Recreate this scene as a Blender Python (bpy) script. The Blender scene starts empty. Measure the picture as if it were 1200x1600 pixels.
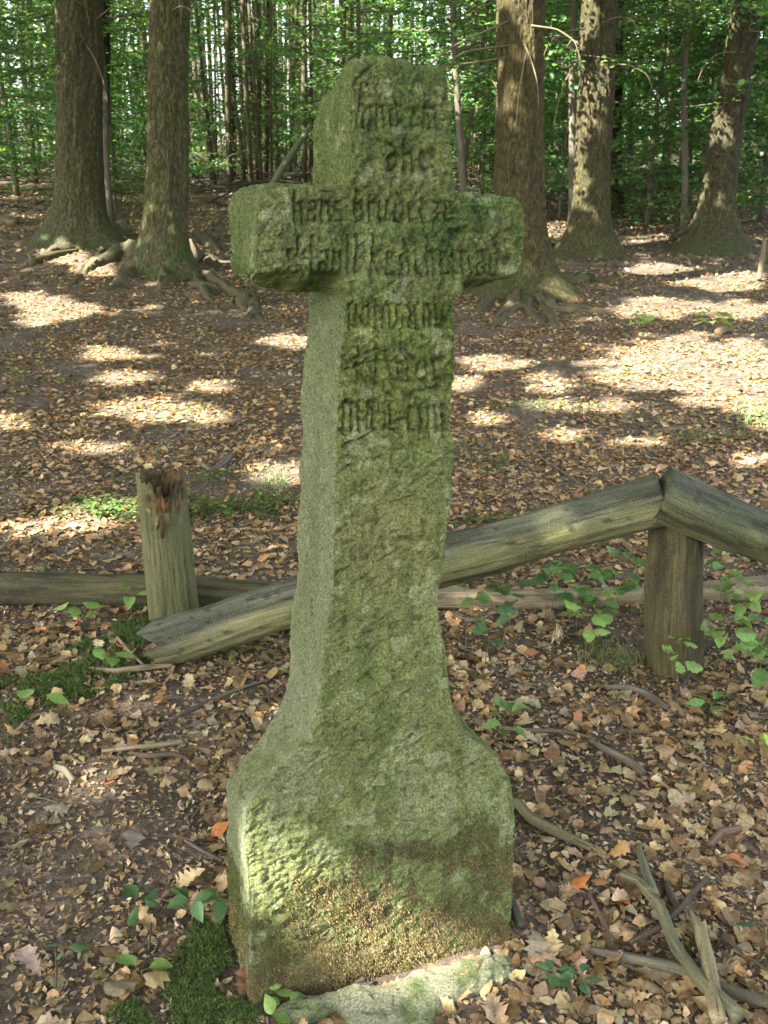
import bpy, math, random
import numpy as np
from mathutils import Vector
random.seed(7)
RNG = np.random.default_rng(11)
SC = bpy.context.scene
R = math.radians

# ------------------------------------------------------------------ camera, sky, sun, exposure
CAM_H, PITCH, FPX = 1.46, R(18.0), 1689.0
cam_data = bpy.data.cameras.new('camera')
cam = bpy.data.objects.new('camera', cam_data)
SC.collection.objects.link(cam)
cam.location = (0, 0, CAM_H)
cam.rotation_euler = (R(90) - PITCH, 0, 0)
cam_data.sensor_fit = 'VERTICAL'
cam_data.sensor_height = 36.0
cam_data.lens = 38.0
cam_data.clip_start = 0.05
cam_data.clip_end = 800
cam_data.dof.use_dof = True
cam_data.dof.focus_distance = 1.95
cam_data.dof.aperture_fstop = 20.0
SC.camera = cam

SUN_EL = R(43.0)
TO_SUN = np.array([-0.80, -0.60, 0.0]); TO_SUN /= np.linalg.norm(TO_SUN)
TO_SUN = np.array([TO_SUN[0]*math.cos(SUN_EL), TO_SUN[1]*math.cos(SUN_EL), math.sin(SUN_EL)])
world = bpy.data.worlds.new('World')
SC.world = world
world.use_nodes = True
wn = world.node_tree
wn.nodes.clear()
wo = wn.nodes.new('ShaderNodeOutputWorld')
wb = wn.nodes.new('ShaderNodeBackground')
ws = wn.nodes.new('ShaderNodeTexSky')
ws.sky_type = 'NISHITA'
ws.sun_disc = False
ws.sun_elevation = SUN_EL
ws.sun_rotation = math.atan2(TO_SUN[0], TO_SUN[1])
ws.dust_density = 3.0
wh = wn.nodes.new('ShaderNodeHueSaturation')
wh.inputs['Saturation'].default_value = 0.45
wn.links.new(ws.outputs[0], wh.inputs['Color'])
wn.links.new(wh.outputs[0], wb.inputs['Color'])
wb.inputs['Strength'].default_value = 0.105
wn.links.new(wb.outputs[0], wo.inputs['Surface'])

sd = bpy.data.lights.new('sun', 'SUN')
sd.energy = 5.0
sd.angle = R(0.53)
sd.color = (1.0, 0.95, 0.86)
sun = bpy.data.objects.new('sun', sd)
SC.collection.objects.link(sun)
sun.rotation_euler = Vector(-TO_SUN).to_track_quat('-Z', 'Y').to_euler()

SC.view_settings.view_transform = 'Standard'
SC.view_settings.look = 'None'
SC.view_settings.gamma = 1.0
SC.view_settings.exposure = 3.25
SC.cycles.max_bounces = 6
SC.cycles.diffuse_bounces = 4
SC.cycles.transmission_bounces = 4
SC.cycles.transparent_max_bounces = 4

# ------------------------------------------------------------------ numeric helpers
def _hash(ix, iy, iz, seed):
    n = (ix * 73856093) ^ (iy * 19349663) ^ (iz * 83492791) ^ (seed * 2654435761)
    n = n & 0xffffffff
    n = ((n ^ (n >> 15)) * 2246822519) & 0xffffffff
    n = ((n ^ (n >> 13)) * 3266489917) & 0xffffffff
    return ((n ^ (n >> 16)) & 0xffffff) / float(0xffffff) * 2 - 1

def noise(p, seed=0):
    p = np.asarray(p, dtype=float)
    f = np.floor(p).astype(np.int64)
    t = p - f
    t = t * t * t * (t * (t * 6 - 15) + 10)
    r = 0
    for dx in (0, 1):
        wx = t[:, 0] if dx else 1 - t[:, 0]
        for dy in (0, 1):
            wy = t[:, 1] if dy else 1 - t[:, 1]
            for dz in (0, 1):
                wz = t[:, 2] if dz else 1 - t[:, 2]
                r = r + wx * wy * wz * _hash(f[:, 0] + dx, f[:, 1] + dy, f[:, 2] + dz, seed)
    return r

def fbm(p, octv=4, seed=0, gain=0.5):
    p = np.asarray(p, dtype=float)
    a, s, tot = 1.0, 0, 0
    for k in range(octv):
        s = s + a * noise(p * (2.03 ** k) + 17.3 * k, seed + k)
        tot += a
        a *= gain
    return s / tot * 1.6

def sstep(a, b, x):
    t = np.clip((x - a) / (b - a), 0, 1)
    return t * t * (3 - 2 * t)

CP, SP = math.cos(PITCH), math.sin(PITCH)
def project(P):
    P = np.atleast_2d(P)
    dz = P[:, 2] - CAM_H
    df = P[:, 1] * CP - dz * SP
    du = P[:, 1] * SP + dz * CP
    df = np.where(np.abs(df) < 1e-6, 1e-6, df)
    return np.stack([600 + FPX * P[:, 0] / df, 800 - FPX * du / df, df], 1)

def ray(px, py):
    a, b = (px - 600) / FPX, (800 - py) / FPX
    return np.array([a, CP + b * SP, -SP + b * CP])

MOUNDS = [(-3.2, 13.2, 0.16, 1.5), (1.75, 11.6, 0.14, 1.4), (-5.0, 16.0, 0.12, 1.6), (3.1, 14.8, 0.08, 1.2), (4.9, 15.6, 0.1, 1.3)]
def terr(x, y):
    x = np.atleast_1d(np.asarray(x, float)); y = np.atleast_1d(np.asarray(y, float))
    t = np.clip(y - 8.0, 0, 40)
    z = np.where(t < 3, 0.0075 * t * t, 0.0675 + 0.045 * (t - 3))
    z = z + np.clip(y - 48, 0, 60) * 0.03
    p = np.stack([x, y, 0 * x], 1)
    z = z + fbm(p * 0.35, 2, 3) * 0.03 * sstep(2.6, 6, y) + fbm(p * 2.2, 3, 5) * 0.012
    for mx, my, h, r in MOUNDS:
        z = z + h * np.exp(-((x - mx) ** 2 + (y - my) ** 2) / (r * r))
    # the broken bank under the right hand post
    z = z + 0.05 * np.exp(-((x - 1.15) ** 2 + (y - 2.5) ** 2) / 0.08)
    return z
def tz(x, y): return float(terr(x, y)[0])

def ground(px, py, lift=0.0):
    d = ray(px, py)
    s = -CAM_H / d[2] if d[2] < -1e-3 else 60
    for _ in range(40):
        x, y = d[0] * s, d[1] * s
        z = tz(x, y) + lift
        s2 = (z - CAM_H) / d[2]
        s = s + 0.6 * (s2 - s)
    return np.array([d[0] * s, d[1] * s, CAM_H + d[2] * s])

def at_y(px, py, y):
    d = ray(px, py)
    return d * (y / d[1]) + np.array([0, 0, CAM_H])

# ------------------------------------------------------------------ object helpers
def link(o, parent=None):
    SC.collection.objects.link(o)
    if parent is not None: o.parent = parent
    return o

def tag(o, label=None, cat=None, group=None, kind=None):
    if label: o['label'] = label
    if cat: o['category'] = cat
    if group: o['group'] = group
    if kind: o['kind'] = kind
    return o

def empty(name, loc=(0, 0, 0), rz=0.0):
    o = bpy.data.objects.new(name, None)
    link(o)
    o.location = tuple(float(v) for v in loc)
    o.rotation_euler = (0, 0, rz)
    o.empty_display_size = 0.1
    return o

def mesh_np(name, V, F, mat, parent=None, col=None, smooth=True, attr=None):
    """F: list of (n,k) int arrays"""
    V = np.asarray(V, dtype=np.float32)
    me = bpy.data.meshes.new(name)
    me.vertices.add(len(V))
    me.vertices.foreach_set('co', V.ravel())
    F = [np.asarray(f, dtype=np.int32) for f in F if len(f)]
    nl = sum(f.size for f in F)
    npoly = sum(len(f) for f in F)
    me.loops.add(nl)
    me.polygons.add(npoly)
    me.loops.foreach_set('vertex_index', np.concatenate([f.ravel() for f in F]))
    starts, s = [], 0
    for f in F:
        starts.append(s + np.arange(len(f)) * f.shape[1])
        s += f.size
    me.polygons.foreach_set('loop_start', np.concatenate(starts).astype(np.int32))
    me.update(calc_edges=True)
    me.polygons.foreach_set('use_smooth', np.full(npoly, smooth))
    if col is not None:
        a = me.attributes.new('Col', 'FLOAT_COLOR', 'POINT')
        c = np.ones((len(V), 4), np.float32)
        c[:, :3] = col
        a.data.foreach_set('color', c.ravel())
    if attr is not None:
        a = me.attributes.new('lc', 'FLOAT_VECTOR', 'POINT')
        a.data.foreach_set('vector', np.asarray(attr, np.float32).ravel())
    if mat: me.materials.append(mat)
    o = bpy.data.objects.new(name, me)
    link(o, parent)
    return o

def grid_faces(nr, nc, wrap=False):
    i = np.arange(nr - 1)[:, None]
    j = np.arange(nc if wrap else nc - 1)[None, :]
    j2 = (j + 1) % nc
    a = i * nc + j; b = i * nc + j2; c = (i + 1) * nc + j2; d = (i + 1) * nc + j
    return np.stack([a, b, c, d], -1).reshape(-1, 4)

def resample(pts, n):
    pts = np.asarray(pts, float)
    # catmull-rom-ish through linear then smooth
    L = np.r_[0, np.cumsum(np.linalg.norm(np.diff(pts[:, :3], axis=0), axis=1))]
    t = np.linspace(0, L[-1], n)
    out = np.stack([np.interp(t, L, pts[:, k]) for k in range(pts.shape[1])], 1)
    if len(pts) > 2:
        for _ in range(max(1, n // (4 * len(pts)))):
            out[1:-1] = 0.25 * out[:-2] + 0.5 * out[1:-1] + 0.25 * out[2:]
    return out

def tube_arrays(pts, rad, ns=10, rough=0.0, seed=0, cap=True, freq=30.0):
    pts = np.asarray(pts, float); n = len(pts)
    rad = np.broadcast_to(np.asarray(rad, float), (n,))
    T = np.gradient(pts, axis=0)
    T /= np.linalg.norm(T, axis=1)[:, None] + 1e-9
    ref = np.array([0, 0, 1.0]) if abs(T[0, 2]) < 0.9 else np.array([1.0, 0, 0])
    N = np.zeros_like(T)
    u = ref - T[0] * np.dot(ref, T[0]); u /= np.linalg.norm(u)
    for i in range(n):
        u = u - T[i] * np.dot(u, T[i]); u /= np.linalg.norm(u) + 1e-9
        N[i] = u
    B = np.cross(T, N)
    th = np.linspace(0, 2 * np.pi, ns, endpoint=False)
    c, s = np.cos(th), np.sin(th)
    L = np.r_[0, np.cumsum(np.linalg.norm(np.diff(pts, axis=0), axis=1))]
    lc = np.stack([np.repeat(L[:, None], ns, 1), rad[:, None] * c[None], rad[:, None] * s[None]], -1)
    rr = rad[:, None] * np.ones((1, ns))
    if rough > 0:
        q = np.stack([L[:, None] * freq * 0.25 + 0 * c[None], c[None] * 2.2 + 0 * L[:, None], s[None] * 2.2 + 0 * L[:, None]], -1).reshape(-1, 3)
        rr = rr * (1 + rough * fbm(q, 3, seed + 91).reshape(n, ns))
    V = pts[:, None, :] + rr[..., None] * (c[None, :, None] * N[:, None, :] + s[None, :, None] * B[:, None, :])
    V = V.reshape(-1, 3); lc = lc.reshape(-1, 3)
    F = [grid_faces(n, ns, True)]
    if cap:
        V = np.vstack([V, pts[0], pts[-1]])
        lc = np.vstack([lc, [0, 0, 0], [L[-1], 0, 0]])
        j = np.arange(ns); k = (j + 1) % ns
        a, b = n * ns, n * ns + 1
        F.append(np.stack([np.full(ns, a), k, j], 1))
        F.append(np.stack([np.full(ns, b), (n - 1) * ns + j, (n - 1) * ns + k], 1))
    return V, F, lc

def tube(name, pts, rad, mat, parent=None, ns=10, rough=0.0, seed=0, n=None, cap=True, col=None):
    pts = np.asarray(pts, float)
    if n:
        rad = np.broadcast_to(np.asarray(rad, float), (len(pts),))
        q = resample(np.c_[pts, rad], n)
        pts, rad = q[:, :3], q[:, 3]
    V, F, lc = tube_arrays(pts, rad, ns, rough, seed, cap)
    cc = None
    if col is not None: cc = np.broadcast_to(np.asarray(col, float), (len(V), 3))
    return mesh_np(name, V, F, mat, parent, col=cc, attr=lc)

class Acc:
    def __init__(s): s.V = []; s.F = {}; s.C = []; s.A = []; s.n = 0
    def add(s, V, F, col=None, attr=None):
        for f in F:
            f = np.asarray(f)
            s.F.setdefault(f.shape[1], []).append(f + s.n)
        s.V.append(V); s.n += len(V)
        s.C.append(np.broadcast_to(np.asarray(col if col is not None else (1, 1, 1), float), (len(V), 3)))
        s.A.append(attr if attr is not None else np.asarray(V, float))
    def build(s, name, mat, parent=None, smooth=True):
        return mesh_np(name, np.vstack(s.V), [np.vstack(v) for v in s.F.values()], mat, parent, col=np.vstack(s.C), smooth=smooth, attr=np.vstack(s.A))

# ------------------------------------------------------------------ materials
def new_mat(name):
    m = bpy.data.materials.new(name); m.use_nodes = True
    nt = m.node_tree; nt.nodes.clear()
    out = nt.nodes.new('ShaderNodeOutputMaterial')
    b = nt.nodes.new('ShaderNodeBsdfPrincipled')
    nt.links.new(b.outputs[0], out.inputs['Surface'])
    b.inputs['Specular IOR Level'].default_value = 0.3
    return m, nt, b, out

def nd(nt, t, **kw):
    n = nt.nodes.new(t)
    for k, v in kw.items():
        if k in n.inputs.keys(): n.inputs[k].default_value = v
        else: setattr(n, k, v)
    return n

def tex_noise(nt, vec, scale, detail=4, rough=0.55, dist=0.0):
    n = nt.nodes.new('ShaderNodeTexNoise')
    n.inputs['Scale'].default_value = scale
    n.inputs['Detail'].default_value = detail
    n.inputs['Roughness'].default_value = rough
    n.inputs['Distortion'].default_value = dist
    if vec is not None: nt.links.new(vec, n.inputs['Vector'])
    return n.outputs['Fac']

def ramp(nt, fac, stops):
    r = nt.nodes.new('ShaderNodeValToRGB')
    e = r.color_ramp.elements
    while len(e) < len(stops): e.new(0.5)
    for i, (p, c) in enumerate(stops):
        e[i].position = p
        e[i].color = tuple(c) + (1,) if len(c) == 3 else c
    nt.links.new(fac, r.inputs['Fac'])
    return r.outputs['Color']

def mapr(nt, fac, a, b, c=0.0, d=1.0):
    r = nt.nodes.new('ShaderNodeMapRange')
    for k, v in zip(('From Min', 'From Max', 'To Min', 'To Max'), (a, b, c, d)): r.inputs[k].default_value = v
    nt.links.new(fac, r.inputs['Value'])
    return r.outputs['Result']

def mix(nt, fac, a, b, mode='MIX'):
    m = nt.nodes.new('ShaderNodeMix'); m.data_type = 'RGBA'; m.blend_type = mode
    for v, i in ((fac, 0), (a, 6), (b, 7)):
        if isinstance(v, (int, float)): m.inputs[i].default_value = v
        elif isinstance(v, tuple): m.inputs[i].default_value = v + (1,)
        else: nt.links.new(v, m.inputs[i])
    return m.outputs[2]

def bump(nt, b, h, strength, dist):
    n = nt.nodes.new('ShaderNodeBump')
    n.inputs['Strength'].default_value = strength
    n.inputs['Distance'].default_value = dist
    nt.links.new(h, n.inputs['Height'])
    nt.links.new(n.outputs[0], b.inputs['Normal'])
    return n

def geo_pos(nt):
    return nt.nodes.new('ShaderNodeNewGeometry').outputs['Position']
def attr_out(nt, name, o='Color'):
    a = nt.nodes.new('ShaderNodeAttribute'); a.attribute_name = name
    return a.outputs[o]

def leaf_material(name, transl=0.45, rough=0.5, vary=0.25, vscale=60, thin=True):
    m, nt, b, out = new_mat(name)
    c = attr_out(nt, 'Col')
    f = tex_noise(nt, geo_pos(nt), vscale, 3)
    g = mapr(nt, f, 0.3, 0.7, 1 - vary, 1 + vary)
    cc = nt.nodes.new('ShaderNodeVectorMath'); cc.operation = 'SCALE'
    nt.links.new(c, cc.inputs[0]); nt.links.new(g, cc.inputs['Scale'])
    nt.links.new(cc.outputs[0], b.inputs['Base Color'])
    b.inputs['Roughness'].default_value = rough
    if transl > 0:
        tr = nt.nodes.new('ShaderNodeBsdfTranslucent')
        tc = mix(nt, 1.0, cc.outputs[0], (1.5, 1.35, 0.6), 'MULTIPLY')
        nt.links.new(tc, tr.inputs['Color'])
        ms = nt.nodes.new('ShaderNodeMixShader')
        ms.inputs[0].default_value = transl
        nt.links.new(b.outputs[0], ms.inputs[1]); nt.links.new(tr.outputs[0], ms.inputs[2])
        nt.links.new(ms.outputs[0], out.inputs['Surface'])
    return m

M = {}
M['leaf'] = leaf_material('green_leaf', 0.42, 0.45, 0.2, 8)
M['seedling'] = leaf_material('seedling_leaf', 0.35, 0.45, 0.18, 120)
M['litter'] = leaf_material('dry_leaf', 0.12, 0.55, 0.3, 110)
M['moss'] = leaf_material('moss_tuft', 0.2, 0.9, 0.25, 90)

def soil_mat():
    m, nt, b, out = new_mat('forest_soil')
    p = geo_pos(nt)
    n1 = tex_noise(nt, p, 1.1, 5)
    n2 = tex_noise(nt, p, 38, 6, 0.7)
    v = nt.nodes.new('ShaderNodeTexVoronoi'); v.inputs['Scale'].default_value = 26
    v.inputs['Randomness'].default_value = 1
    nt.links.new(p, v.inputs['Vector'])
    frag = ramp(nt, v.outputs['Color'], [(0.0, (0.085, 0.062, 0.042)), (0.45, (0.15, 0.11, 0.075)), (0.7, (0.23, 0.17, 0.115)), (1.0, (0.31, 0.24, 0.17))])
    soil = ramp(nt, n2, [(0.3, (0.045, 0.034, 0.022)), (0.7, (0.14, 0.108, 0.075))])
    c = mix(nt, mapr(nt, n2, 0.42, 0.6), soil, frag)
    c = mix(nt, mapr(nt, n1, 0.56, 0.72, 0, 0.35), c, (0.06, 0.07, 0.025))
    n4 = tex_noise(nt, p, 3.2, 4)
    c = mix(nt, mapr(nt, n4, 0.35, 0.65, 0.75, 0), c, (0.045, 0.034, 0.024))
    nt.links.new(c, b.inputs['Base Color'])
    b.inputs['Roughness'].default_value = 0.95
    bump(nt, b, n2, 0.8, 0.02)
    return m
M['soil'] = soil_mat()

def stone_mat():
    m, nt, b, out = new_mat('mossy_sandstone')
    p = geo_pos(nt)
    c = attr_out(nt, 'Col')
    g1 = tex_noise(nt, p, 240, 5, 0.75)
    g2 = tex_noise(nt, p, 900, 3, 0.8)
    g3 = tex_noise(nt, p, 70, 5, 0.7)
    a = mapr(nt, g1, 0.34, 0.66, 0.35, 1.8)
    a2 = mapr(nt, g2, 0.3, 0.7, 0.7, 1.35)
    mu = nt.nodes.new('ShaderNodeMath'); mu.operation = 'MULTIPLY'
    nt.links.new(a, mu.inputs[0]); nt.links.new(a2, mu.inputs[1])
    sc = nt.nodes.new('ShaderNodeVectorMath'); sc.operation = 'SCALE'
    nt.links.new(c, sc.inputs[0]); nt.links.new(mu.outputs[0], sc.inputs['Scale'])
    # pale crustose specks
    v = nt.nodes.new('ShaderNodeTexVoronoi'); v.inputs['Scale'].default_value = 130
    nt.links.new(p, v.inputs['Vector'])
    sp = mapr(nt, v.outputs['Distance'], 0.05, 0.16, 1, 0)
    sp2 = nt.nodes.new('ShaderNodeMath'); sp2.operation = 'MULTIPLY'
    nt.links.new(sp, sp2.inputs[0]); nt.links.new(mapr(nt, g3, 0.5, 0.62, 0, 0.65), sp2.inputs[1])
    col = mix(nt, sp2.outputs[0], sc.outputs[0], (0.36, 0.40, 0.27))
    nt.links.new(col, b.inputs['Base Color'])
    b.inputs['Roughness'].default_value = 0.92
    b.inputs['Specular IOR Level'].default_value = 0.2
    add = nt.nodes.new('ShaderNodeMath'); add.operation = 'ADD'
    nt.links.new(g1, add.inputs[0])
    h2 = nt.nodes.new('ShaderNodeMath'); h2.operation = 'MULTIPLY'; h2.inputs[1].default_value = 0.6
    nt.links.new(g2, h2.inputs[0]); nt.links.new(h2.outputs[0], add.inputs[1])
    bump(nt, b, add.outputs[0], 1.0, 0.016)
    return m
M['stone'] = stone_mat()

def wood_mat(name, cols, crack=(0.02, 0.014, 0.008), green=(0.10, 0.12, 0.05), gs=0.5, bs=0.6, bd=0.006):
    m, nt, b, out = new_mat(name)
    lc = attr_out(nt, 'lc', 'Vector')
    mp = nt.nodes.new('ShaderNodeMapping'); mp.inputs['Scale'].default_value = (5, 95, 95)
    nt.links.new(lc, mp.inputs['Vector'])
    f = tex_noise(nt, mp.outputs[0], 1.0, 6, 0.65, 0.4)
    mp2 = nt.nodes.new('ShaderNodeMapping'); mp2.inputs['Scale'].default_value = (7, 260, 260)
    nt.links.new(lc, mp2.inputs['Vector'])
    f2 = tex_noise(nt, mp2.outputs[0], 1.0, 4, 0.6, 0.2)
    big = tex_noise(nt, geo_pos(nt), 9, 4, 0.6)
    c = ramp(nt, f, [(0.25, cols[0]), (0.5, cols[1]), (0.72, cols[2])])
    c = mix(nt, mapr(nt, big, 0.45, 0.65, 0, gs), c, green)
    c = mix(nt, mapr(nt, f2, 0.42, 0.33, 0, 0.9), c, crack)
    col = attr_out(nt, 'Col')
    c = mix(nt, 1.0, c, col, 'MULTIPLY')
    spk = tex_noise(nt, geo_pos(nt), 230, 5, 0.75)
    c = mix(nt, mapr(nt, spk, 0.54, 0.68, 0, 0.28), c, tuple(min(1, 1.5 * k) for k in cols[2]))
    c = mix(nt, mapr(nt, spk, 0.44, 0.34, 0, 0.75), c, crack)
    nt.links.new(c, b.inputs['Base Color'])
    b.inputs['Roughness'].default_value = 0.85
    add = nt.nodes.new('ShaderNodeMath'); add.operation = 'ADD'
    nt.links.new(f, add.inputs[0]); nt.links.new(f2, add.inputs[1])
    bump(nt, b, add.outputs[0], bs, bd)
    return m
M['wood'] = wood_mat('weathered_wood', [(0.06, 0.048, 0.028), (0.14, 0.12, 0.065), (0.24, 0.21, 0.125)])
M['greywood'] = wood_mat('grey_weathered_wood', [(0.07, 0.066, 0.045), (0.14, 0.136, 0.095), (0.24, 0.24, 0.17)], green=(0.12, 0.13, 0.055), gs=0.6)
M['palewood'] = wood_mat('pale_barkless_wood', [(0.14, 0.10, 0.055), (0.24, 0.185, 0.11), (0.36, 0.30, 0.2)], gs=0.2)
M['twig'] = wood_mat('twig_bark', [(0.04, 0.032, 0.024), (0.085, 0.068, 0.05), (0.16, 0.135, 0.1)], gs=0.3, bd=0.002)
M['root'] = wood_mat('root_bark', [(0.05, 0.042, 0.032), (0.10, 0.083, 0.06), (0.17, 0.145, 0.105)], green=(0.07, 0.10, 0.03), gs=0.55)

def bark_mat():
    m, nt, b, out = new_mat('spruce_bark')
    p = geo_pos(nt)
    mp = nt.nodes.new('ShaderNodeMapping'); mp.inputs['Scale'].default_value = (1, 1, 0.45)
    nt.links.new(p, mp.inputs['Vector'])
    v = nt.nodes.new('ShaderNodeTexVoronoi'); v.inputs['Scale'].default_value = 26; v.feature = 'DISTANCE_TO_EDGE'
    nt.links.new(mp.outputs[0], v.inputs['Vector'])
    n1 = tex_noise(nt, mp.outputs[0], 34, 6, 0.7)
    n2 = tex_noise(nt, p, 2.0, 5, 0.6)
    c = ramp(nt, n1, [(0.3, (0.022, 0.019, 0.014)), (0.5, (0.062, 0.054, 0.036)), (0.72, (0.15, 0.13, 0.09))])
    c = mix(nt, mapr(nt, n2, 0.38, 0.62, 0.1, 0.9), c, mix(nt, 1.0, c, (0.97, 1.1, 0.68), 'MULTIPLY'))
    c = mix(nt, mapr(nt, v.outputs['Distance'], 0.0, 0.09, 0.7, 0), c, (0.035, 0.028, 0.02))
    c = mix(nt, 1.0, c, attr_out(nt, 'Col'), 'MULTIPLY')
    nt.links.new(c, b.inputs['Base Color'])
    b.inputs['Roughness'].default_value = 0.9
    bump(nt, b, n1, 1.0, 0.06)
    return m
M['bark'] = bark_mat()

# ------------------------------------------------------------------ ground sheet
def build_ground():
    ys = np.unique(np.concatenate([np.linspace(-14, 0.6, 14), np.linspace(0.6, 4.2, 130), np.linspace(4.2, 12, 110), np.linspace(12, 30, 110), np.linspace(30, 60, 50), np.geomspace(60, 320, 24)]))
    s = np.linspace(-1, 1, 201); s = np.sign(s) * np.abs(s) ** 1.5
    Y, S = np.meshgrid(ys, s, indexing='ij')
    X = S * (5.0 + 1.0 * np.clip(Y, 0, None))
    Z = terr(X.ravel(), Y.ravel())
    V = np.stack([X.ravel(), Y.ravel(), Z], 1)
    o = mesh_np('ground', V, [grid_faces(len(ys), len(s))], M['soil'])
    tag(o, kind='structure')
build_ground()

# ------------------------------------------------------------------ leaves (numpy templates)
def leaf_template(kind):
    """rows of three vertices (left edge, midrib, right edge) along the blade"""
    if kind == 'oak':
        u = np.array([0, .08, .16, .25, .34, .43, .52, .61, .70, .80, .90, 1.0])
        w = np.array([.03, .05, .13, .09, .24, .14, .34, .20, .38, .24, .26, .02])
    elif kind == 'beech':
        u = np.array([0, .12, .3, .5, .7, .88, 1.0])
        w = np.array([.02, .16, .30, .33, .26, .12, .0])
    elif kind == 'beech_low':
        u = np.array([0, .3, .7, 1.0]); w = np.array([.02, .30, .27, .0])
    elif kind == 'lobed':
        u = np.array([0, .1, .22, .34, .46, .58, .7, .82, .92, 1.0])
        w = np.array([.02, .20, .34, .30, .40, .30, .32, .2, .13, .0])
    V = []
    for k, (a, b) in enumerate(zip(u, w)):
        sk = 0.03 if (kind == 'oak' and k % 2) else 0
        V += [(a - 0.5 + sk, b, 0), (a - 0.5, 0, 0), (a - 0.5 - sk, -b, 0)]
    V = np.array(V)
    F = []
    for k in range(len(u) - 1):
        a = 3 * k
        F += [(a, a + 1, a + 4, a + 3), (a + 1, a + 2, a + 5, a + 4)]
    return V, np.array(F)

def rots(yaw, tilt, tdir, roll=None):
    """Z(yaw) then tilt about horizontal axis with direction tdir"""
    n = len(yaw)
    cy, sy = np.cos(yaw), np.sin(yaw)
    Rz = np.zeros((n, 3, 3)); Rz[:, 0, 0] = cy; Rz[:, 0, 1] = -sy; Rz[:, 1, 0] = sy; Rz[:, 1, 1] = cy; Rz[:, 2, 2] = 1
    ax = np.stack([np.cos(tdir), np.sin(tdir), 0 * tdir], 1)
    c, s = np.cos(tilt), np.sin(tilt)
    K = np.zeros((n, 3, 3))
    K[:, 0, 2] = ax[:, 1]; K[:, 2, 0] = -ax[:, 1]; K[:, 1, 2] = -ax[:, 0]; K[:, 2, 1] = ax[:, 0]
    I = np.eye(3)[None]
    Rt = I * c[:, None, None] + s[:, None, None] * K + (1 - c)[:, None, None] * ax[:, :, None] * ax[:, None, :]
    return Rt @ Rz

def scatter(tmpl, P, size, yaw, tilt, curl=0.35, fold=0.25, bend=None):
    T, F = tmpl
    n = len(P)
    r = RNG
    cu = r.normal(0, curl, n)[:, None]; fo = np.abs(r.normal(0, fold, n))[:, None] * np.sign(r.normal(0.3, 1, n))[:, None]
    tw = r.normal(0, curl * 1.2, n)[:, None]
    x, y = T[None, :, 0], T[None, :, 1]
    Z = cu * (4 * x * x - 0.4) * 0.35 + fo * np.abs(y) * 1.3 + tw * x * y * 1.6 + 0.0 * x
    Z = Z + np.sin(x * 17 + yaw[:, None] * 9) * np.abs(y) * 0.16 * np.sign(fo)
    asp = r.uniform(0.8, 1.15, n)[:, None]
    L = np.stack([x + 0 * Z, y * asp + 0 * Z + 0.12 * cu * x * x, Z], -1) * size[:, None, None]
    Rm = rots(yaw, tilt, r.uniform(0, 2 * np.pi, n))
    W = np.einsum('nij,nkj->nki', Rm, L)
    lo = W[:, :, 2].min(axis=1)
    W = W + P[:, None, :]
    return W, F, lo

def flat(W, F):
    n, k, _ = W.shape
    return W.reshape(-1, 3), (F[None] + (np.arange(n) * k)[:, None, None]).reshape(-1, F.shape[1])

PAL = np.array([(.34, .25, .15), (.27, .20, .125), (.42, .325, .21), (.22, .155, .09), (.32, .185, .09), (.17, .115, .065),
                (.37, .30, .215), (.29, .25, .185), (.47, .385, .27), (.42, .19, .06), (.11, .075, .045)])
PALW = np.array([5, 5.5, 2.3, 5.5, 1.3, 6, 2.6, 3, .6, .2, 5]); PALW /= PALW.sum()
def litter_cols(n):
    c = PAL[RNG.choice(len(PAL), n, p=PALW)]
    return np.clip(c * RNG.uniform(0.7, 1.25, (n, 1)) * RNG.normal(1, 0.05, (n, 3)), 0.02, 0.8) * 1.1 * np.array([1.0, .97, .84])

CROSS_O = np.array([0.0, 1.673, 0.0]); TH = R(20)
EX = np.array([math.cos(TH), math.sin(TH), 0]); EN = np.array([-math.sin(TH), math.cos(TH), 0])
def in_cross(P, m=0.0):
    d = P - CROSS_O; a = d @ EX; b = d @ EN
    return (a > -0.27 - m) & (a < 0.22 + m) & (b > -0.02 - m) & (b < 0.2 + m)

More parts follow.
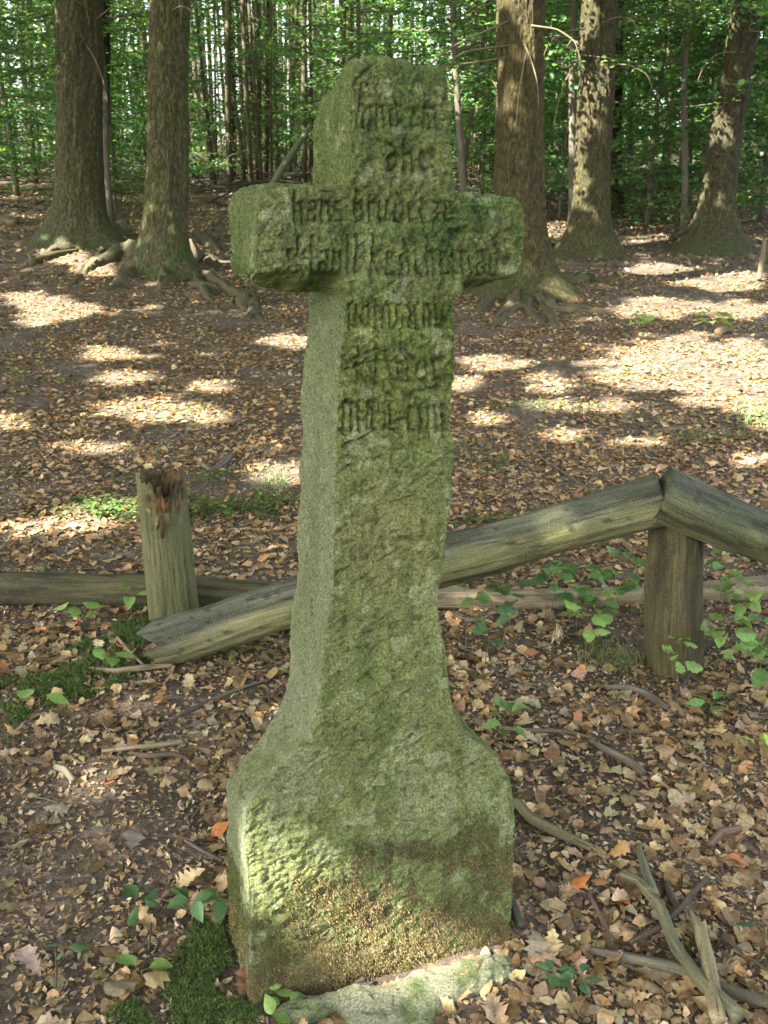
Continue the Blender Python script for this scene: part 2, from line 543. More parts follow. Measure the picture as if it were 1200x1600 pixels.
MOSSY = [(335, 1505, 75, 75), (300, 1570, 100, 60), (400, 1590, 70, 40), (230, 990, 75, 24), (160, 1050, 70, 24), (60, 1085, 80, 24), (10, 1140, 50, 25), (425, 750, 40, 14), (1060, 572, 10, 4)]
def litter_zone(name, label, n, y0, y1, kinds, smin, smax, lift=0.0, tiltmax=0.45, clump=True, power=1.5, tint=(.90, .87, .80)):
    u = RNG.uniform(0, 1, n)
    y = y0 + (y1 - y0) * u ** 0.85
    hw = 0.42 * y + 0.7
    x = RNG.uniform(-1, 1, n) * hw
    P = np.stack([x, y, 0 * x], 1)
    if clump:
        d = fbm(np.stack([x * 2.2, y * 2.2, 0 * x], 1), 3, 44)
        keep = RNG.uniform(-1.5, 0.9, n) < 1.7 * d + 0.45
        bare = np.exp(-((x + 0.62) ** 2 / 0.09 + (y - 2.15) ** 2 / 0.10))
        bare += 0.75 * np.exp(-((x + 0.62) ** 2 / 0.06 + (y - 1.85) ** 2 / 0.30)) * (RNG.uniform(0, 1, n) < .8)
        bare += 0.8*np.exp(-((x + 0.80) ** 2 / 0.05 + (y - 1.75) ** 2 / 0.05))
        keep &= RNG.uniform(0, 1, n) > bare * 0.85
        P = P[keep]
    P = P[~in_cross(P, 0.005)]
    mq = project(P)[:, :2]
    mk = np.zeros(len(P))
    for cx, cy, rx, ry in MOSSY: mk = np.maximum(mk, 1.25 - np.hypot((mq[:, 0] - cx) / rx, (mq[:, 1] - cy) / ry))
    P = P[RNG.uniform(0, 1, len(P)) > mk * 1.2]
    n = len(P)
    P[:, 2] = terr(P[:, 0], P[:, 1])
    Vs, Fs, Cs, off = [], [], [], 0
    which = RNG.integers(0, len(kinds), n)
    for k, kd in enumerate(kinds):
        Q = P[which == k]; m = len(Q)
        if not m: continue
        size = (smin + (smax - smin) * RNG.uniform(0, 1, m) ** power) * (1.25 if kd == 'oak' else 0.85)
        tilt = np.abs(RNG.normal(0, tiltmax, m))
        W, F, lo = scatter(leaf_template(kd), Q, size, RNG.uniform(0, 6.28, m), tilt)
        W[:, :, 2] += (-lo * 0.75 + lift + RNG.uniform(0, 0.006, m))[:, None]
        V, FF = flat(W, F)
        c = np.repeat(litter_cols(m) * np.array(tint), W.shape[1], axis=0)
        Vs.append(V); Fs.append(FF + off); Cs.append(c); off += len(V)
    o = mesh_np(name, np.vstack(Vs), [np.vstack(Fs)], M['litter'], col=np.vstack(Cs))
    return tag(o, label, 'leaf litter', kind='stuff')

litter_zone('leaf_litter', 'brown fallen oak and beech leaves covering the ground round the stone cross', 22000, 0.95, 3.3, ['oak', 'beech', 'beech', 'lobed', 'lobed'], 0.013, 0.064, 0.0, 0.32, power=2.7)
litter_zone('leaf_litter', 'tan fallen leaves covering the ground from the fence rails to the big roots', 60000, 3.2, 12.5, ['beech_low', 'lobed'], 0.024, 0.064, 0.0, 0.28, tint=(.95, .87, .78))
litter_zone('leaf_litter', 'fallen leaves thinly spread round the big tree trunks', 42000, 12.3, 30.0, ['beech_low'], 0.05, 0.10, clump=True)

def crumbs():
    n = 70000
    y = 0.95 + 5.0 * RNG.uniform(0, 1, n) ** 1.2
    x = RNG.uniform(-1, 1, n) * (0.42 * y + 0.4)
    P = np.stack([x, y, terr(x, y)], 1)
    P = P[~in_cross(P, 0.005)]; n = len(P)
    T = np.array([(-.5, .12, 0), (.1, .3, .1), (.5, .05, 0), (.0, -.28, .08)])
    F = np.array([(0, 3, 2, 1)])
    size = RNG.uniform(0.006, 0.022, n)
    W, F, lo = scatter((T, F), P, size, RNG.uniform(0, 6.28, n), np.abs(RNG.normal(0, .5, n)))
    W[:, :, 2] += (-lo + 0.0015)[:, None]
    V, FF = flat(W, F)
    o = mesh_np('litter_crumbs', V, [FF], M['litter'], col=np.repeat(litter_cols(n) * 0.9, 4, axis=0), smooth=False)
    tag(o, 'crumbled leaf bits and bark scraps between the fallen leaves', 'leaf crumbs', kind='stuff')
crumbs()

def needles():
    """fine dead twiglets lying in the litter"""
    a = Acc()
    n = 900
    y = 1.0 + 4.2 * RNG.uniform(0, 1, n) ** 1.1
    x = RNG.uniform(-1, 1, n) * (0.42 * y + 0.3)
    for i in range(n):
        L = RNG.uniform(0.02, 0.13); ang = RNG.uniform(0, 6.28)
        d = np.array([math.cos(ang), math.sin(ang)]) * L
        k = RNG.normal(0, 0.14, 2) * L
        p0 = np.array([x[i], y[i]]); pm = p0 + d / 2 + k; p1 = p0 + d
        if in_cross(np.array([[p0[0], p0[1], 0], [p1[0], p1[1], 0]]), 0.01).any(): continue
        h = RNG.uniform(0.004, 0.02, 3)
        pts = np.array([[*p0, tz(*p0) + h[0]], [*pm, tz(*pm) + h[1]], [*p1, tz(*p1) + h[2]]])
        r = RNG.uniform(0.0008, 0.0024)
        V, F, lc = tube_arrays(pts, [r, r * .9, r * .5], 4, cap=False)
        a.add(V, F, np.array([.9, .85, .8]) * RNG.uniform(0.6, 1.6), lc)
    tag(a.build('fine_twigs', M['twig']), 'thin dead twiglets strewn among the fallen leaves', 'twig litter', kind='stuff')
needles()

# ------------------------------------------------------------------ stone cross
CROSS_PX = [(549, 112), (556, 100), (575, 96), (600, 95), (638, 99), (655, 105), (688, 104), (700, 113), (704, 150), (706, 200), (705, 250), (706, 280), (712, 303), (760, 309), (813, 311), (822, 325), (823, 370),
            (820, 412), (806, 438), (775, 453), (712, 466), (712, 520), (714, 580), (711, 650), (713, 700), (707, 760), (706, 800), (698, 850), (692, 900), (689, 950), (694, 1000),
            (702, 1060), (712, 1110), (728, 1145), (758, 1165), (782, 1185), (796, 1215), (801, 1290), (800, 1370), (797, 1480), (790, 1640),
            (396, 1680), (393, 1500), (388, 1400), (384, 1300), (386, 1262), (402, 1234), (440, 1195), (472, 1160), (490, 1125), (500, 1070), (508, 1000), (517, 930),
            (521, 860), (523, 780), (522, 700), (528, 620), (533, 540), (537, 470), (470, 465), (412, 452), (402, 430), (401, 380), (402, 310), (425, 298), (480, 293), (543, 291), (545, 240), (546, 180)]
def on_front(px, py, off=0.0):
    d = ray(px, py)
    c = np.array([0, 0, CAM_H])
    s = np.dot(CROSS_O + EN * off - c, EN) / np.dot(d, EN)
    return c + d * s

def strokes_for(text):
    G = {
        'i': (.34, [((.1, 1), (.1, 0)), ((0, .9), (.12, 1.02)), ((.1, .0), (.24, .1))]),
        'n': (.72, [((.1, 1), (.1, 0)), ((.5, .95), (.5, 0)), ((.1, .85), (.5, 1.0)), ((.5, 0), (.62, .1))]),
        'u': (.72, [((.1, 1), (.1, 0)), ((.5, 1), (.5, 0)), ((.1, .05), (.5, .12))]),
        'm': (1.1, [((.1, 1), (.1, 0)), ((.5, .95), (.5, 0)), ((.9, .95), (.9, 0)), ((.1, .86), (.5, 1.0)), ((.5, .86), (.9, 1.0))]),
        'h': (.72, [((.1, 1.65), (.1, 0)), ((.1, .85), (.5, .98)), ((.5, .95), (.5, -.1))]),
        'k': (.7, [((.1, 1.6), (.1, 0)), ((.1, .6), (.5, 1)), ((.15, .55), (.5, 0))]),
        'l': (.36, [((.1, 1.6), (.1, 0)), ((.1, 0), (.26, .1))]),
        'b': (.72, [((.1, 1.6), (.1, 0)), ((.1, .9), (.5, .95)), ((.5, .95), (.5, .1)), ((.1, 0), (.5, .08))]),
        'd': (.76, [((.1, .8), (.1, .05)), ((.1, .05), (.55, 0)), ((.55, .9), (.55, 0)), ((.1, .8), (.55, .95)), ((.55, .95), (.2, 1.45))]),
        'e': (.6, [((.1, .9), (.1, .05)), ((.1, .95), (.45, .9)), ((.45, .9), (.12, .5)), ((.1, .05), (.45, .12))]),
        'r': (.5, [((.1, 1), (.1, 0)), ((.12, .85), (.42, 1))]),
        'a': (.66, [((.1, .5), (.1, .05)), ((.1, .05), (.5, .05)), ((.5, 1), (.5, 0)), ((.1, .5), (.5, .6)), ((.12, .95), (.5, 1))]),
        's': (.6, [((.1, .95), (.45, .95)), ((.1, .95), (.12, .55)), ((.12, .55), (.45, .5)), ((.45, .5), (.45, .05)), ((.45, .05), (.1, .05))]),
        'z': (.6, [((.1, .95), (.48, .95)), ((.48, .95), (.2, .5)), ((.2, .5), (.48, .4)), ((.48, .4), (.1, -.15))]),
        'o': (.68, [((.1, .85), (.1, .1)), ((.1, .85), (.5, .95)), ((.5, .95), (.5, .15)), ((.1, .1), (.5, .05))]),
        'c': (.55, [((.1, .95), (.1, .05)), ((.1, .95), (.42, .9)), ((.1, .05), (.42, .1))]),
        't': (.5, [((.12, 1.3), (.12, .05)), ((-.02, .95), (.4, .95)), ((.12, .05), (.38, .1))]),
        'M': (1.2, [((.15, 1.25), (.1, 0)), ((.15, 1.25), (.55, .95)), ((.55, 1.2), (.55, .1)), ((.55, 1.1), (.98, 1.2)), ((.98, 1.2), (1.0, 0)), ((-.05, .1), (.2, -.1))]),
        'C': (.9, [((.15, 1.2), (.1, .15)), ((.15, 1.2), (.6, 1.15)), ((.1, .15), (.65, .1)), ((.4, 1.1), (.4, .2))]),
        ' ': (.35, []),
    }
    out, x = [], 0
    for ch in text:
        w, st = G[ch]
        out += [((a[0] + x, a[1]), (b[0] + x, b[1])) for a, b in st]
        x += w + 0.1
    return out, x
LINES = [('hnd em', 567, 690, 199, 33), ('dhe', 606, 676, 268, 30), ('hans bruderze', 458, 712, 347, 32), ('iklanll kedtheinad', 450, 792, 432, 40),
         ('uomminu', 545, 704, 512, 36), ('ktidoc', 556, 698, 596, 34), ('MCC ciiii', 535, 704, 676, 42)]
def carve(px):
    D = np.full(len(px), 99.0)
    for text, x0, x1, yb, xh in LINES:
        st, w = strokes_for(text)
        s = (x1 - x0) / w
        for a, b in st:
            ax, ay, bx, by = x0 + a[0] * s, yb - a[1] * xh, x0 + b[0] * s, yb - b[1] * xh
            m = (px[:, 0] > min(ax, bx) - 8) & (px[:, 0] < max(ax, bx) + 8) & (px[:, 1] > min(ay, by) - 8) & (px[:, 1] < max(ay, by) + 8)
            if not m.any(): continue
            q = px[m]
            dx, dy = bx - ax, by - ay
            t = np.clip(((q[:, 0] - ax) * dx + (q[:, 1] - ay) * dy) / (dx * dx + dy * dy + 1e-9), 0, 1)
            d = np.hypot(q[:, 0] - ax - t * dx, q[:, 1] - ay - t * dy)
            D[m] = np.minimum(D[m], d)
    return D

def blob(px, cx, cy, rx, ry, soft=0.4):
    return 1 - sstep(1 - soft, 1 + soft, np.hypot((px[:, 0] - cx) / rx, (px[:, 1] - cy) / ry))

def build_cross():
    D = 0.2
    O = [on_front(*p) for p in CROSS_PX]
    loc = np.array([[np.dot(p - CROSS_O, EX), p[2]] for p in O])
    loc[:, 1] = np.where(np.array([p[1] for p in CROSS_PX]) > 1600, -0.12, loc[:, 1])
    n = len(loc)
    me = bpy.data.meshes.new('block')
    back = loc.copy(); back[:, 0] *= .985
    for i, (qx, qy) in enumerate(CROSS_PX):          # the flank of the left shoulder falls away to the back
        if qx < 495 and 1120 < qy < 1310: back[i, 1] -= .06 * min(1, (495 - qx) / 60)
        if qx < 495 and 1090 < qy < 1240: back[i, 0] += .012
    V = [(a, 0, z) for a, z in loc] + [(a, D, z) for a, z in back]
    F = [tuple(range(n))[::-1], tuple(range(n, 2 * n))] + [(i, (i + 1) % n, (i + 1) % n + n, i + n) for i in range(n)]
    me.from_pydata(V, [], F)
    o = bpy.data.objects.new('block', me); link(o)
    md = o.modifiers.new('r', 'REMESH'); md.mode = 'VOXEL'; md.voxel_size = 0.0019; md.use_smooth_shade = True
    sm = o.modifiers.new('s', 'SMOOTH'); sm.factor = 0.5; sm.iterations = 40
    dg = bpy.context.evaluated_depsgraph_get(); dg.update()
    ev = o.evaluated_get(dg)
    me2 = bpy.data.meshes.new_from_object(ev)
    bpy.data.objects.remove(o)
    nv = len(me2.vertices)
    co = np.empty(nv * 3, np.float32); me2.vertices.foreach_get('co', co); co = co.reshape(-1, 3).astype(float)
    nn = np.empty(nv * 3, np.float32); me2.vertex_normals.foreach_get('vector', nn); nn = nn.reshape(-1, 3).astype(float)
    Wd = CROSS_O + co[:, :1] * EX + co[:, 1:2] * EN + co[:, 2:3] * np.array([0, 0, 1.0])
    P2 = project(Wd); px = P2[:, :2]
    front = sstep(0.35, 0.8, -nn[:, 1])
    side = sstep(0.5, 0.9, -nn[:, 0])
    top = sstep(0.4, 0.9, nn[:, 2])
    z = co[:, 2]
    # front-plane pixels for carving
    q = np.stack([co[:, 0], 0 * co[:, 0], z], 1)
    Wf = CROSS_O + q[:, :1] * EX + q[:, 2:3] * np.array([0, 0, 1.0])
    pf = project(Wf)[:, :2]
    up = sstep(690, 640, pf[:, 1])           # coarse, weathered upper part
    low = 1 - up
    d = np.zeros(nv)
    d += fbm(co * 7, 3, 1) * 0.005
    big = fbm(co * 38, 4, 21)
    pit = np.abs(fbm(co * 55, 4, 22))
    rid = np.abs(fbm(co * 30 + 5, 3, 24))
    pk = np.clip(fbm(co * 62, 3, 25) - .22, 0, 1)
    rough_up = (big * 0.0034 - (0.25 - np.minimum(pit, .25)) * 0.012 + rid * 0.005 - pk * .010 + fbm(co * 150, 3, 23) * 0.0034)
    # slanting tool marks
    ca, sa = math.cos(R(28)), math.sin(R(28))
    a = co[:, 0] * ca + z * sa; b = -co[:, 0] * sa + z * ca
    tm = fbm(np.stack([a * 26, co[:, 1] * 40, b * 95], 1), 4, 31)
    tool = -np.clip(tm - 0.40, 0, 1) * 0.010 + fbm(co * 140, 3, 33) * 0.0016 + fbm(co * 16, 3, 35) * 0.0034 - np.clip(fbm(co * 60, 3, 36) - .42, 0, 1) * .007
    sidebump = fbm(co * 14, 3, 41) * 0.0042 + fbm(co * 110, 3, 42) * 0.0014
    pits = fbm(np.stack([co[:, 0] * 60, co[:, 1] * 90, z * 55], 1), 3, 43)
    sidebump += -np.clip(pits - 0.55, 0, 1) * 0.018
    armhead = sstep(480, 455, pf[:, 1])
    front0 = front; front = sstep(-0.05, 0.95, -nn[:, 1])
    d += (1 - front) * (armhead * (rough_up * 0.55) + (1 - armhead) * sidebump)
    d += front * (up * rough_up + low * tool)
    # uneven silhouette edges
    edge = (1 - np.abs(nn).max(axis=1)) / 0.42
    d -= np.clip(edge, 0, 1) * (0.004 + 0.006 * np.clip(fbm(co * 20, 3, 51) + 0.3, 0, 1))
    # letters
    wob = np.stack([fbm(co * 60, 2, 61), fbm(co * 60, 2, 62)], 1) * 1.0
    cd = carve(pf + wob)
    inscr = (1 - sstep(0.9, 3.0, cd + 0.7 * fbm(co * 90, 2, 64))) * front
    front = front0
    wear = 0.7 + 0.3 * sstep(-0.6, 0.5, fbm(co * 11, 2, 63))
    d -= inscr * 0.0095 * wear
    # beds between the raised letters of the lines
    for text, x0, x1, yb, xh in LINES:
        bed = sstep(x0 - 12, x0 - 2, pf[:, 0]) * sstep(x1 + 12, x1 + 2, pf[:, 0]) * sstep(yb + 6, yb, pf[:, 1]) * sstep(yb - xh * 1.25, yb - xh * 1.0, pf[:, 1])
        d -= bed * front * 0.003
    # single gouges
    gouge = [((537, 700), (575, 680)), ((530, 738), (545, 726)), ((585, 718), (596, 714)), ((614, 786), (648, 776)), ((536, 812), (560, 808)), ((540, 850), (556, 846)),
             ((552, 560), (590, 545)), ((540, 578), (578, 566)), ((655, 612), (690, 606)), ((627, 540), (645, 560)), ((538, 700), (548, 690)), ((520, 900), (545, 890)),
             ((490, 1180), (512, 1165)), ((565, 1205), (610, 1185)), ((395, 1250), (400, 1240)), ((480, 1195), (500, 1180)), ((440, 1480), (530, 1445)), ((690, 1190), (720, 1175)),
             ((556, 128), (575, 108)), ((560, 190), (566, 130)), ((508, 240), (520, 215)), ((505, 150), (510, 162))]
    for (ax, ay), (bx, by) in gouge:
        dx, dy = bx - ax, by - ay
        m = (np.abs(pf[:, 0] - (ax + bx) / 2) < abs(dx) + 20) & (np.abs(pf[:, 1] - (ay + by) / 2) < abs(dy) + 20)
        qq = pf[m] + wob[m]
        t = np.clip(((qq[:, 0] - ax) * dx + (qq[:, 1] - ay) * dy) / (dx * dx + dy * dy), 0, 1)
        dd = np.hypot(qq[:, 0] - ax - t * dx, qq[:, 1] - ay - t * dy)
        d[m] -= (1 - sstep(0.8, 3.6, dd)) * 0.007 * front[m]
    co2 = co + nn * d[:, None]
    # broken underside of the left arm: front lower edge knocked back
    k = sstep(412, 462, pf[:, 1] + 12 * fbm(co * 25, 2, 71)) * sstep(548, 520, pf[:, 0]) * sstep(480, 466, pf[:, 1])
    co2[:, 1] += k * 0.085 * np.clip(1 - co[:, 1] / D, 0, 1)
    k2 = sstep(425, 455, pf[:, 1]) * sstep(720, 745, pf[:, 0]) * sstep(480, 466, pf[:, 1])
    co2[:, 1] += k2 * 0.05 * np.clip(1 - co[:, 1] / D, 0, 1)
    # sloping back corner of the head
    hb = sstep(200, 95, pf[:, 1]) * sstep(0.02, D, co[:, 1])
    co2[:, 0] += hb * 0.045 * sstep(0.0, -0.09, co[:, 0] + 0.01)
    co2[:, 2] -= hb * 0.03
    # hollow flank of the shoulder
    # colours ----------------------------------------------------------------
    n1 = fbm(co * 9, 4, 81); n2 = fbm(co * 30, 4, 82); n3 = fbm(co * 4, 3, 83); n4 = fbm(co * 85, 3, 84)
    def mixc(c, col, f):
        f = np.clip(f, 0, 1)[:, None]
        return c * (1 - f) + np.array(col) * f
    C = np.tile(np.array([0.20, 0.225, 0.13]), (nv, 1))
    C = mixc(C, (0.27, 0.28, 0.19), sstep(-0.1, 0.7, n1) * 0.8)
    C = mixc(C, (0.135, 0.19, 0.08), sstep(-0.3, 0.5, n2 + 0.4 * n3) * 0.65)
    # upper part: green algae and moss
    C = mixc(C, (0.14, 0.20, 0.07), sstep(660, 300, pf[:, 1]) * sstep(-0.7, 0.5, n1 + 0.5 * n2) * 0.65)
    C = mixc(C, (0.055, 0.13, 0.02), sstep(560, 450, pf[:, 1]) * sstep(0.0, 0.8, n2 + 0.2 * n1 + 0.8 * n4) * 0.42)
    C = mixc(C, (0.045, 0.13, 0.015), blob(pf, 725, 365, 45, 55, .6) * sstep(-0.5, 0.3, n2) * 0.8)
    C = mixc(C, (0.045, 0.12, 0.02), sstep(690, 712, pf[:, 0]) * sstep(440, 470, pf[:, 1]) * sstep(1200, 1050, pf[:, 1]) * sstep(-0.5, 0.4, n2) * 0.7)
    C = mixc(C, (0.22, 0.23, 0.06), blob(pf, 620, 285, 90, 26, .6) * sstep(-0.4, 0.4, n2) * 0.55)
    # pale letters' faces
    C = mixc(C, (0.30, 0.35, 0.22), blob(pf, 580, 400, 38, 42, .5) * sstep(-0.2, 0.3, n2) * 0.7)
    C = mixc(C, (0.30, 0.35, 0.22), blob(pf, 620, 330, 26, 24, .5) * sstep(-0.2, 0.3, n2) * 0.6)
    C = mixc(C, (0.29, 0.33, 0.2), blob(pf, 615, 495, 50, 20, .5) * sstep(-0.2, 0.3, n2) * 0.5)
    # yellower middle
    C = mixc(C, (0.255, 0.25, 0.115), blob(pf, 605, 800, 85, 120, .6) * sstep(-0.6, 0.4, n1) * 0.65 * front)
    # side face: pale grey green, greener under the arm
    sd_ = side * sstep(455, 480, pf[:, 1])
    C = mixc(C, (0.27, 0.31, 0.20), sd_ * 0.75)
    C = mixc(C, (0.13, 0.19, 0.055), sd_ * sstep(640, 480, pf[:, 1]) * 0.85)
    C = mixc(C, (0.33, 0.35, 0.27), sd_ * sstep(0.1, 0.5, n1) * 0.6)
    # lower block
    C = mixc(C, (0.14, 0.18, 0.10), sstep(1080, 1200, pf[:, 1]) * sstep(-0.5, 0.5, n1) * 0.5)
    C = mixc(C, (0.40, 0.38, 0.28), blob(pf, 455, 1385, 75, 50, .5) * sstep(-0.4, 0.2, n2) * 0.8)
    C = mixc(C, (0.38, 0.34, 0.26), blob(pf, 560, 1450, 85, 28, .5) * sstep(-0.2, 0.3, n2) * 0.6)
    # lichen discs
    for cx, cy, rx, ry in ((565, 527, 17, 15), (634, 760, 11, 20), (615, 1192, 22, 20), (497, 1252, 5, 6), (578, 402, 7, 5), (722, 1390, 16, 12)):
        C = mixc(C, (0.42, 0.47, 0.36), blob(pf + wob * 1.5, cx, cy, rx, ry, .25) * 0.75 * (1 - 0.3 * np.clip(n4, 0, 1)) * front)
    C = mixc(C, (0.30, 0.26, 0.03), blob(pf + wob, 553, 1240, 14, 12, .4) * sstep(0.0, 0.4, n4) * 0.5)
    # moss stain under the tufts
    C = mixc(C, (0.14, 0.11, 0.05), moss_zone(pf, co) * 0.85)
    a4 = me2.attributes.new('Col', 'FLOAT_COLOR', 'POINT')
    pale = sstep(-.05, .75, fbm(co * 18, 4, 87)) * .28
    C = mixc(C, (0.33, 0.35, 0.25), pale * (1 - .5 * sstep(460, 300, pf[:, 1])))
    C = mixc(C, (0.075, 0.10, 0.035), sstep(.15, .7, fbm(co * 70, 4, 88)) * .45 * front * (.45 + .55 * up))
    C = C * np.array([.90, .90, .60]) * (1 + (.30 * n4 + .12 * fbm(co * 50, 3, 86) + .3 * fbm(co * 210, 2, 89)) * (.6 + .4 * front))[:, None]
    stk = fbm(co * np.array([22, 22, 2.6]), 3, 97); low2 = sstep(640, 740, pf[:, 1])
    C = mixc(C, (0.25, 0.265, 0.155), low2 * .42)
    C = mixc(C, (0.115, 0.15, 0.055), low2 * sstep(.0, .7, stk + .3 * n2) * .55)
    C = mixc(C, (0.33, 0.345, 0.25), low2 * sstep(.15, .75, -stk + .5 * n1) * .45 * sstep(1420, 1250, pf[:, 1]))
    C = mixc(C, (0.25, 0.21, 0.11), blob(pf, 600, 850, 80, 110, .6) * .3 * front)
    C = mixc(C, (0.045, 0.06, 0.022), sstep(.55, .8, fbm(co * 75, 3, 99)) * .55)
    C = mixc(C, (0.36, 0.39, 0.28), sstep(.5, .7, fbm(co * 34, 4, 105) + .2 * n4) * .55)
    C = C * np.array([1.0, 1.04, .74])
    C = mixc(C, (0.26, 0.28, 0.185), sd_ * .4 + .12 * armhead)
    mz = moss_zone(pf, co)
    fringe = mz * sstep(.95, .3, mz) * sstep(.02, .2, mz)
    C = mixc(C, (0.115, 0.092, 0.042), mz * (.55 + .45 * sstep(-.4, .4, n2)) * .9)
    C = mixc(C, (0.04, 0.055, 0.018), fringe * .8)
    cc = np.ones((nv, 4), np.float32); cc[:, :3] = np.clip(C, 0.012, 0.7)
    a4.data.foreach_set('color', cc.ravel())
    me2.vertices.foreach_set('co', co2.astype(np.float32).ravel())
    me2.polygons.foreach_set('use_smooth', np.ones(len(me2.polygons), bool))
    me2.update()
    me2.materials.clear(); me2.materials.append(M['stone'])
    me2.name = 'stone_cross'
    ob = bpy.data.objects.new('stone_cross', me2); link(ob)
    ob.location = tuple(CROSS_O); ob.rotation_euler = (0, 0, TH)
    tag(ob, 'weathered sandstone wayside cross with worn blackletter inscription and green moss', 'stone cross')
    # moss tufts on the foot ---------------------------------------------------
    dens = moss_zone(pf, co) * (front + 0.9 * side * sstep(1330, 1400, pf[:, 1]))
    dens *= (P2[:, 1] > 1150)
    idx = np.flatnonzero(RNG.uniform(0, 1, nv) < dens * 0.55)
    rep = np.concatenate([idx, idx[RNG.uniform(0, 1, len(idx)) < 0.6]])
    base = co2[rep] + RNG.normal(0, 0.0013, (len(rep), 3))
    nr = nn[rep]; m = len(rep)
    Lh = RNG.uniform(0.002, 0.0058, m)
    dirv = nr * 0.75 + np.array([0, 0, -0.25]) + RNG.normal(0, 0.42, (m, 3))
    dirv /= np.linalg.norm(dirv, axis=1)[:, None]
    sdv = np.cross(dirv, RNG.normal(0, 1, (m, 3))); sdv /= np.linalg.norm(sdv, axis=1)[:, None]
    wv = RNG.uniform(0.0003, 0.0007, m)[:, None]
    tip = base + dirv * Lh[:, None]; mid = base + dirv * Lh[:, None] * 0.5 + np.array([0, 0, 0.0008])
    V = np.stack([base - sdv * wv, mid - sdv * wv * 0.9, tip, mid + sdv * wv * 0.9, base + sdv * wv], 1)
    Fq = np.array([(0, 1, 3, 4)]); Ft = np.array([(1, 2, 3)])
    gp = pf[rep]
    gn = fbm(base * 24, 3, 95)
    pal = np.array([(.27, .19, .085), (.21, .14, .06), (.35, .27, .13), (.17, .16, .05)])[RNG.integers(0, 4, m)]
    grn = np.array([(.08, .115, .02), (.12, .15, .03)])[RNG.integers(0, 2, m)]
    gm = np.clip(sstep(0.0, 0.5, gn) * 0.6 + blob(gp, 410, 1430, 55, 70, .6) + blob(gp, 640, 1315, 90, 30, .5) + blob(gp, 755, 1285, 60, 50, .5) + sstep(395, 380, gp[:, 0]), 0, 1)
    cm = np.where((RNG.uniform(0, 1, m) < gm * 0.85)[:, None], grn * .8, pal * .85) * RNG.uniform(0.55, 1.3, (m, 1))
    off = (np.arange(m) * 5)[:, None, None]
    mo = mesh_np('moss', V.reshape(-1, 3), [(Fq[None] + off).reshape(-1, 4), (Ft[None] + off).reshape(-1, 3)], M['moss'], ob, col=np.repeat(cm, 5, axis=0))
    mo['label'] = 'brown and olive moss tufts on the foot of the cross'
    return ob

def moss_zone(pf, co):
    x, y = pf[:, 0], pf[:, 1]
    topl = np.interp(x, [380, 400, 430, 470, 520, 560, 640, 700, 730, 760, 800], [1410, 1430, 1425, 1385, 1362, 1335, 1318, 1330, 1290, 1275, 1330])
    n = fbm(co * 34, 3, 91); nl = fbm(co * np.array([12, 12, 10]), 3, 92); st = fbm(co * np.array([90, 90, 16]), 2, 93)
    m = sstep(-14, 26, y - topl + 20 * n + 18 * st)
    m *= sstep(-0.75, -0.05, nl + 0.45 * n + 0.35 * st)
    m *= 1 - 0.85 * blob(pf, 565, 1452, 95, 20, .5) * sstep(-.5, .3, n)
    m *= 1 - 0.75 * blob(pf, 730, 1395, 42, 45, .5)
    m *= sstep(1325, 1350, y + 40 * sstep(640, 730, x)) * 0 + 1
    return np.clip(m, 0, 1)
build_cross()

# ------------------------------------------------------------------ foundation stone in front of the cross
def build_footing():
    top = [(425, 1570), (500, 1548), (560, 1536), (660, 1512), (760, 1487), (803, 1478), (808, 1496), (790, 1519), (745, 1540), (700, 1556), (682, 1584), (630, 1597), (585, 1612), (548, 1600), (520, 1577), (470, 1584), (432, 1588)]
    P = np.array([ground(px, py, 0.025)[:2] for px, py in top])
    # pull the back edge into the cross foot
    c = P.mean(axis=0)
    rings = []
    n = 260
    Q = np.vstack([P, P[:1]])
    L = np.r_[0, np.cumsum(np.linalg.norm(np.diff(Q, axis=0), axis=1))]
    t = np.linspace(0, L[-1], n, endpoint=False)
    E = np.stack([np.interp(t, L, Q[:, k]) for k in (0, 1)], 1)
    kn = np.array([(0.02, 0.034), (0.4, 0.033), (0.6, 0.031), (0.78, 0.028), (0.9, 0.022), (0.97, 0.012), (1.0, -0.004), (1.01, -0.06)])
    for s in np.r_[np.linspace(.02, .97, 60), .98, .99, 1.0, 1.005, 1.01]:
        z = float(np.interp(s, kn[:, 0], kn[:, 1]))
        rings.append(np.c_[c + (E - c) * s, np.full(n, z)])
    V = np.vstack(rings)
    V[:, 2] += fbm(V * 13, 3, 7) * 0.011 - 0.006 + fbm(V * 70, 3, 8) * 0.004
    V[:, :2] += np.stack([fbm(V * 25, 2, 9), fbm(V * 25, 2, 10)], 1) * 0.006
    f = sstep(-0.3, 0.4, fbm(V * 20, 3, 12))[:, None]
    C = np.array([0.32, 0.33, 0.20]) * (1 - f) + np.array([0.15, 0.19, 0.07]) * f
    tag(mesh_np('foundation_stone', V, [grid_faces(len(rings), n, True)], M['stone'], col=C), 'pale green footing stone half buried at the foot of the cross', 'footing stone')
build_footing()

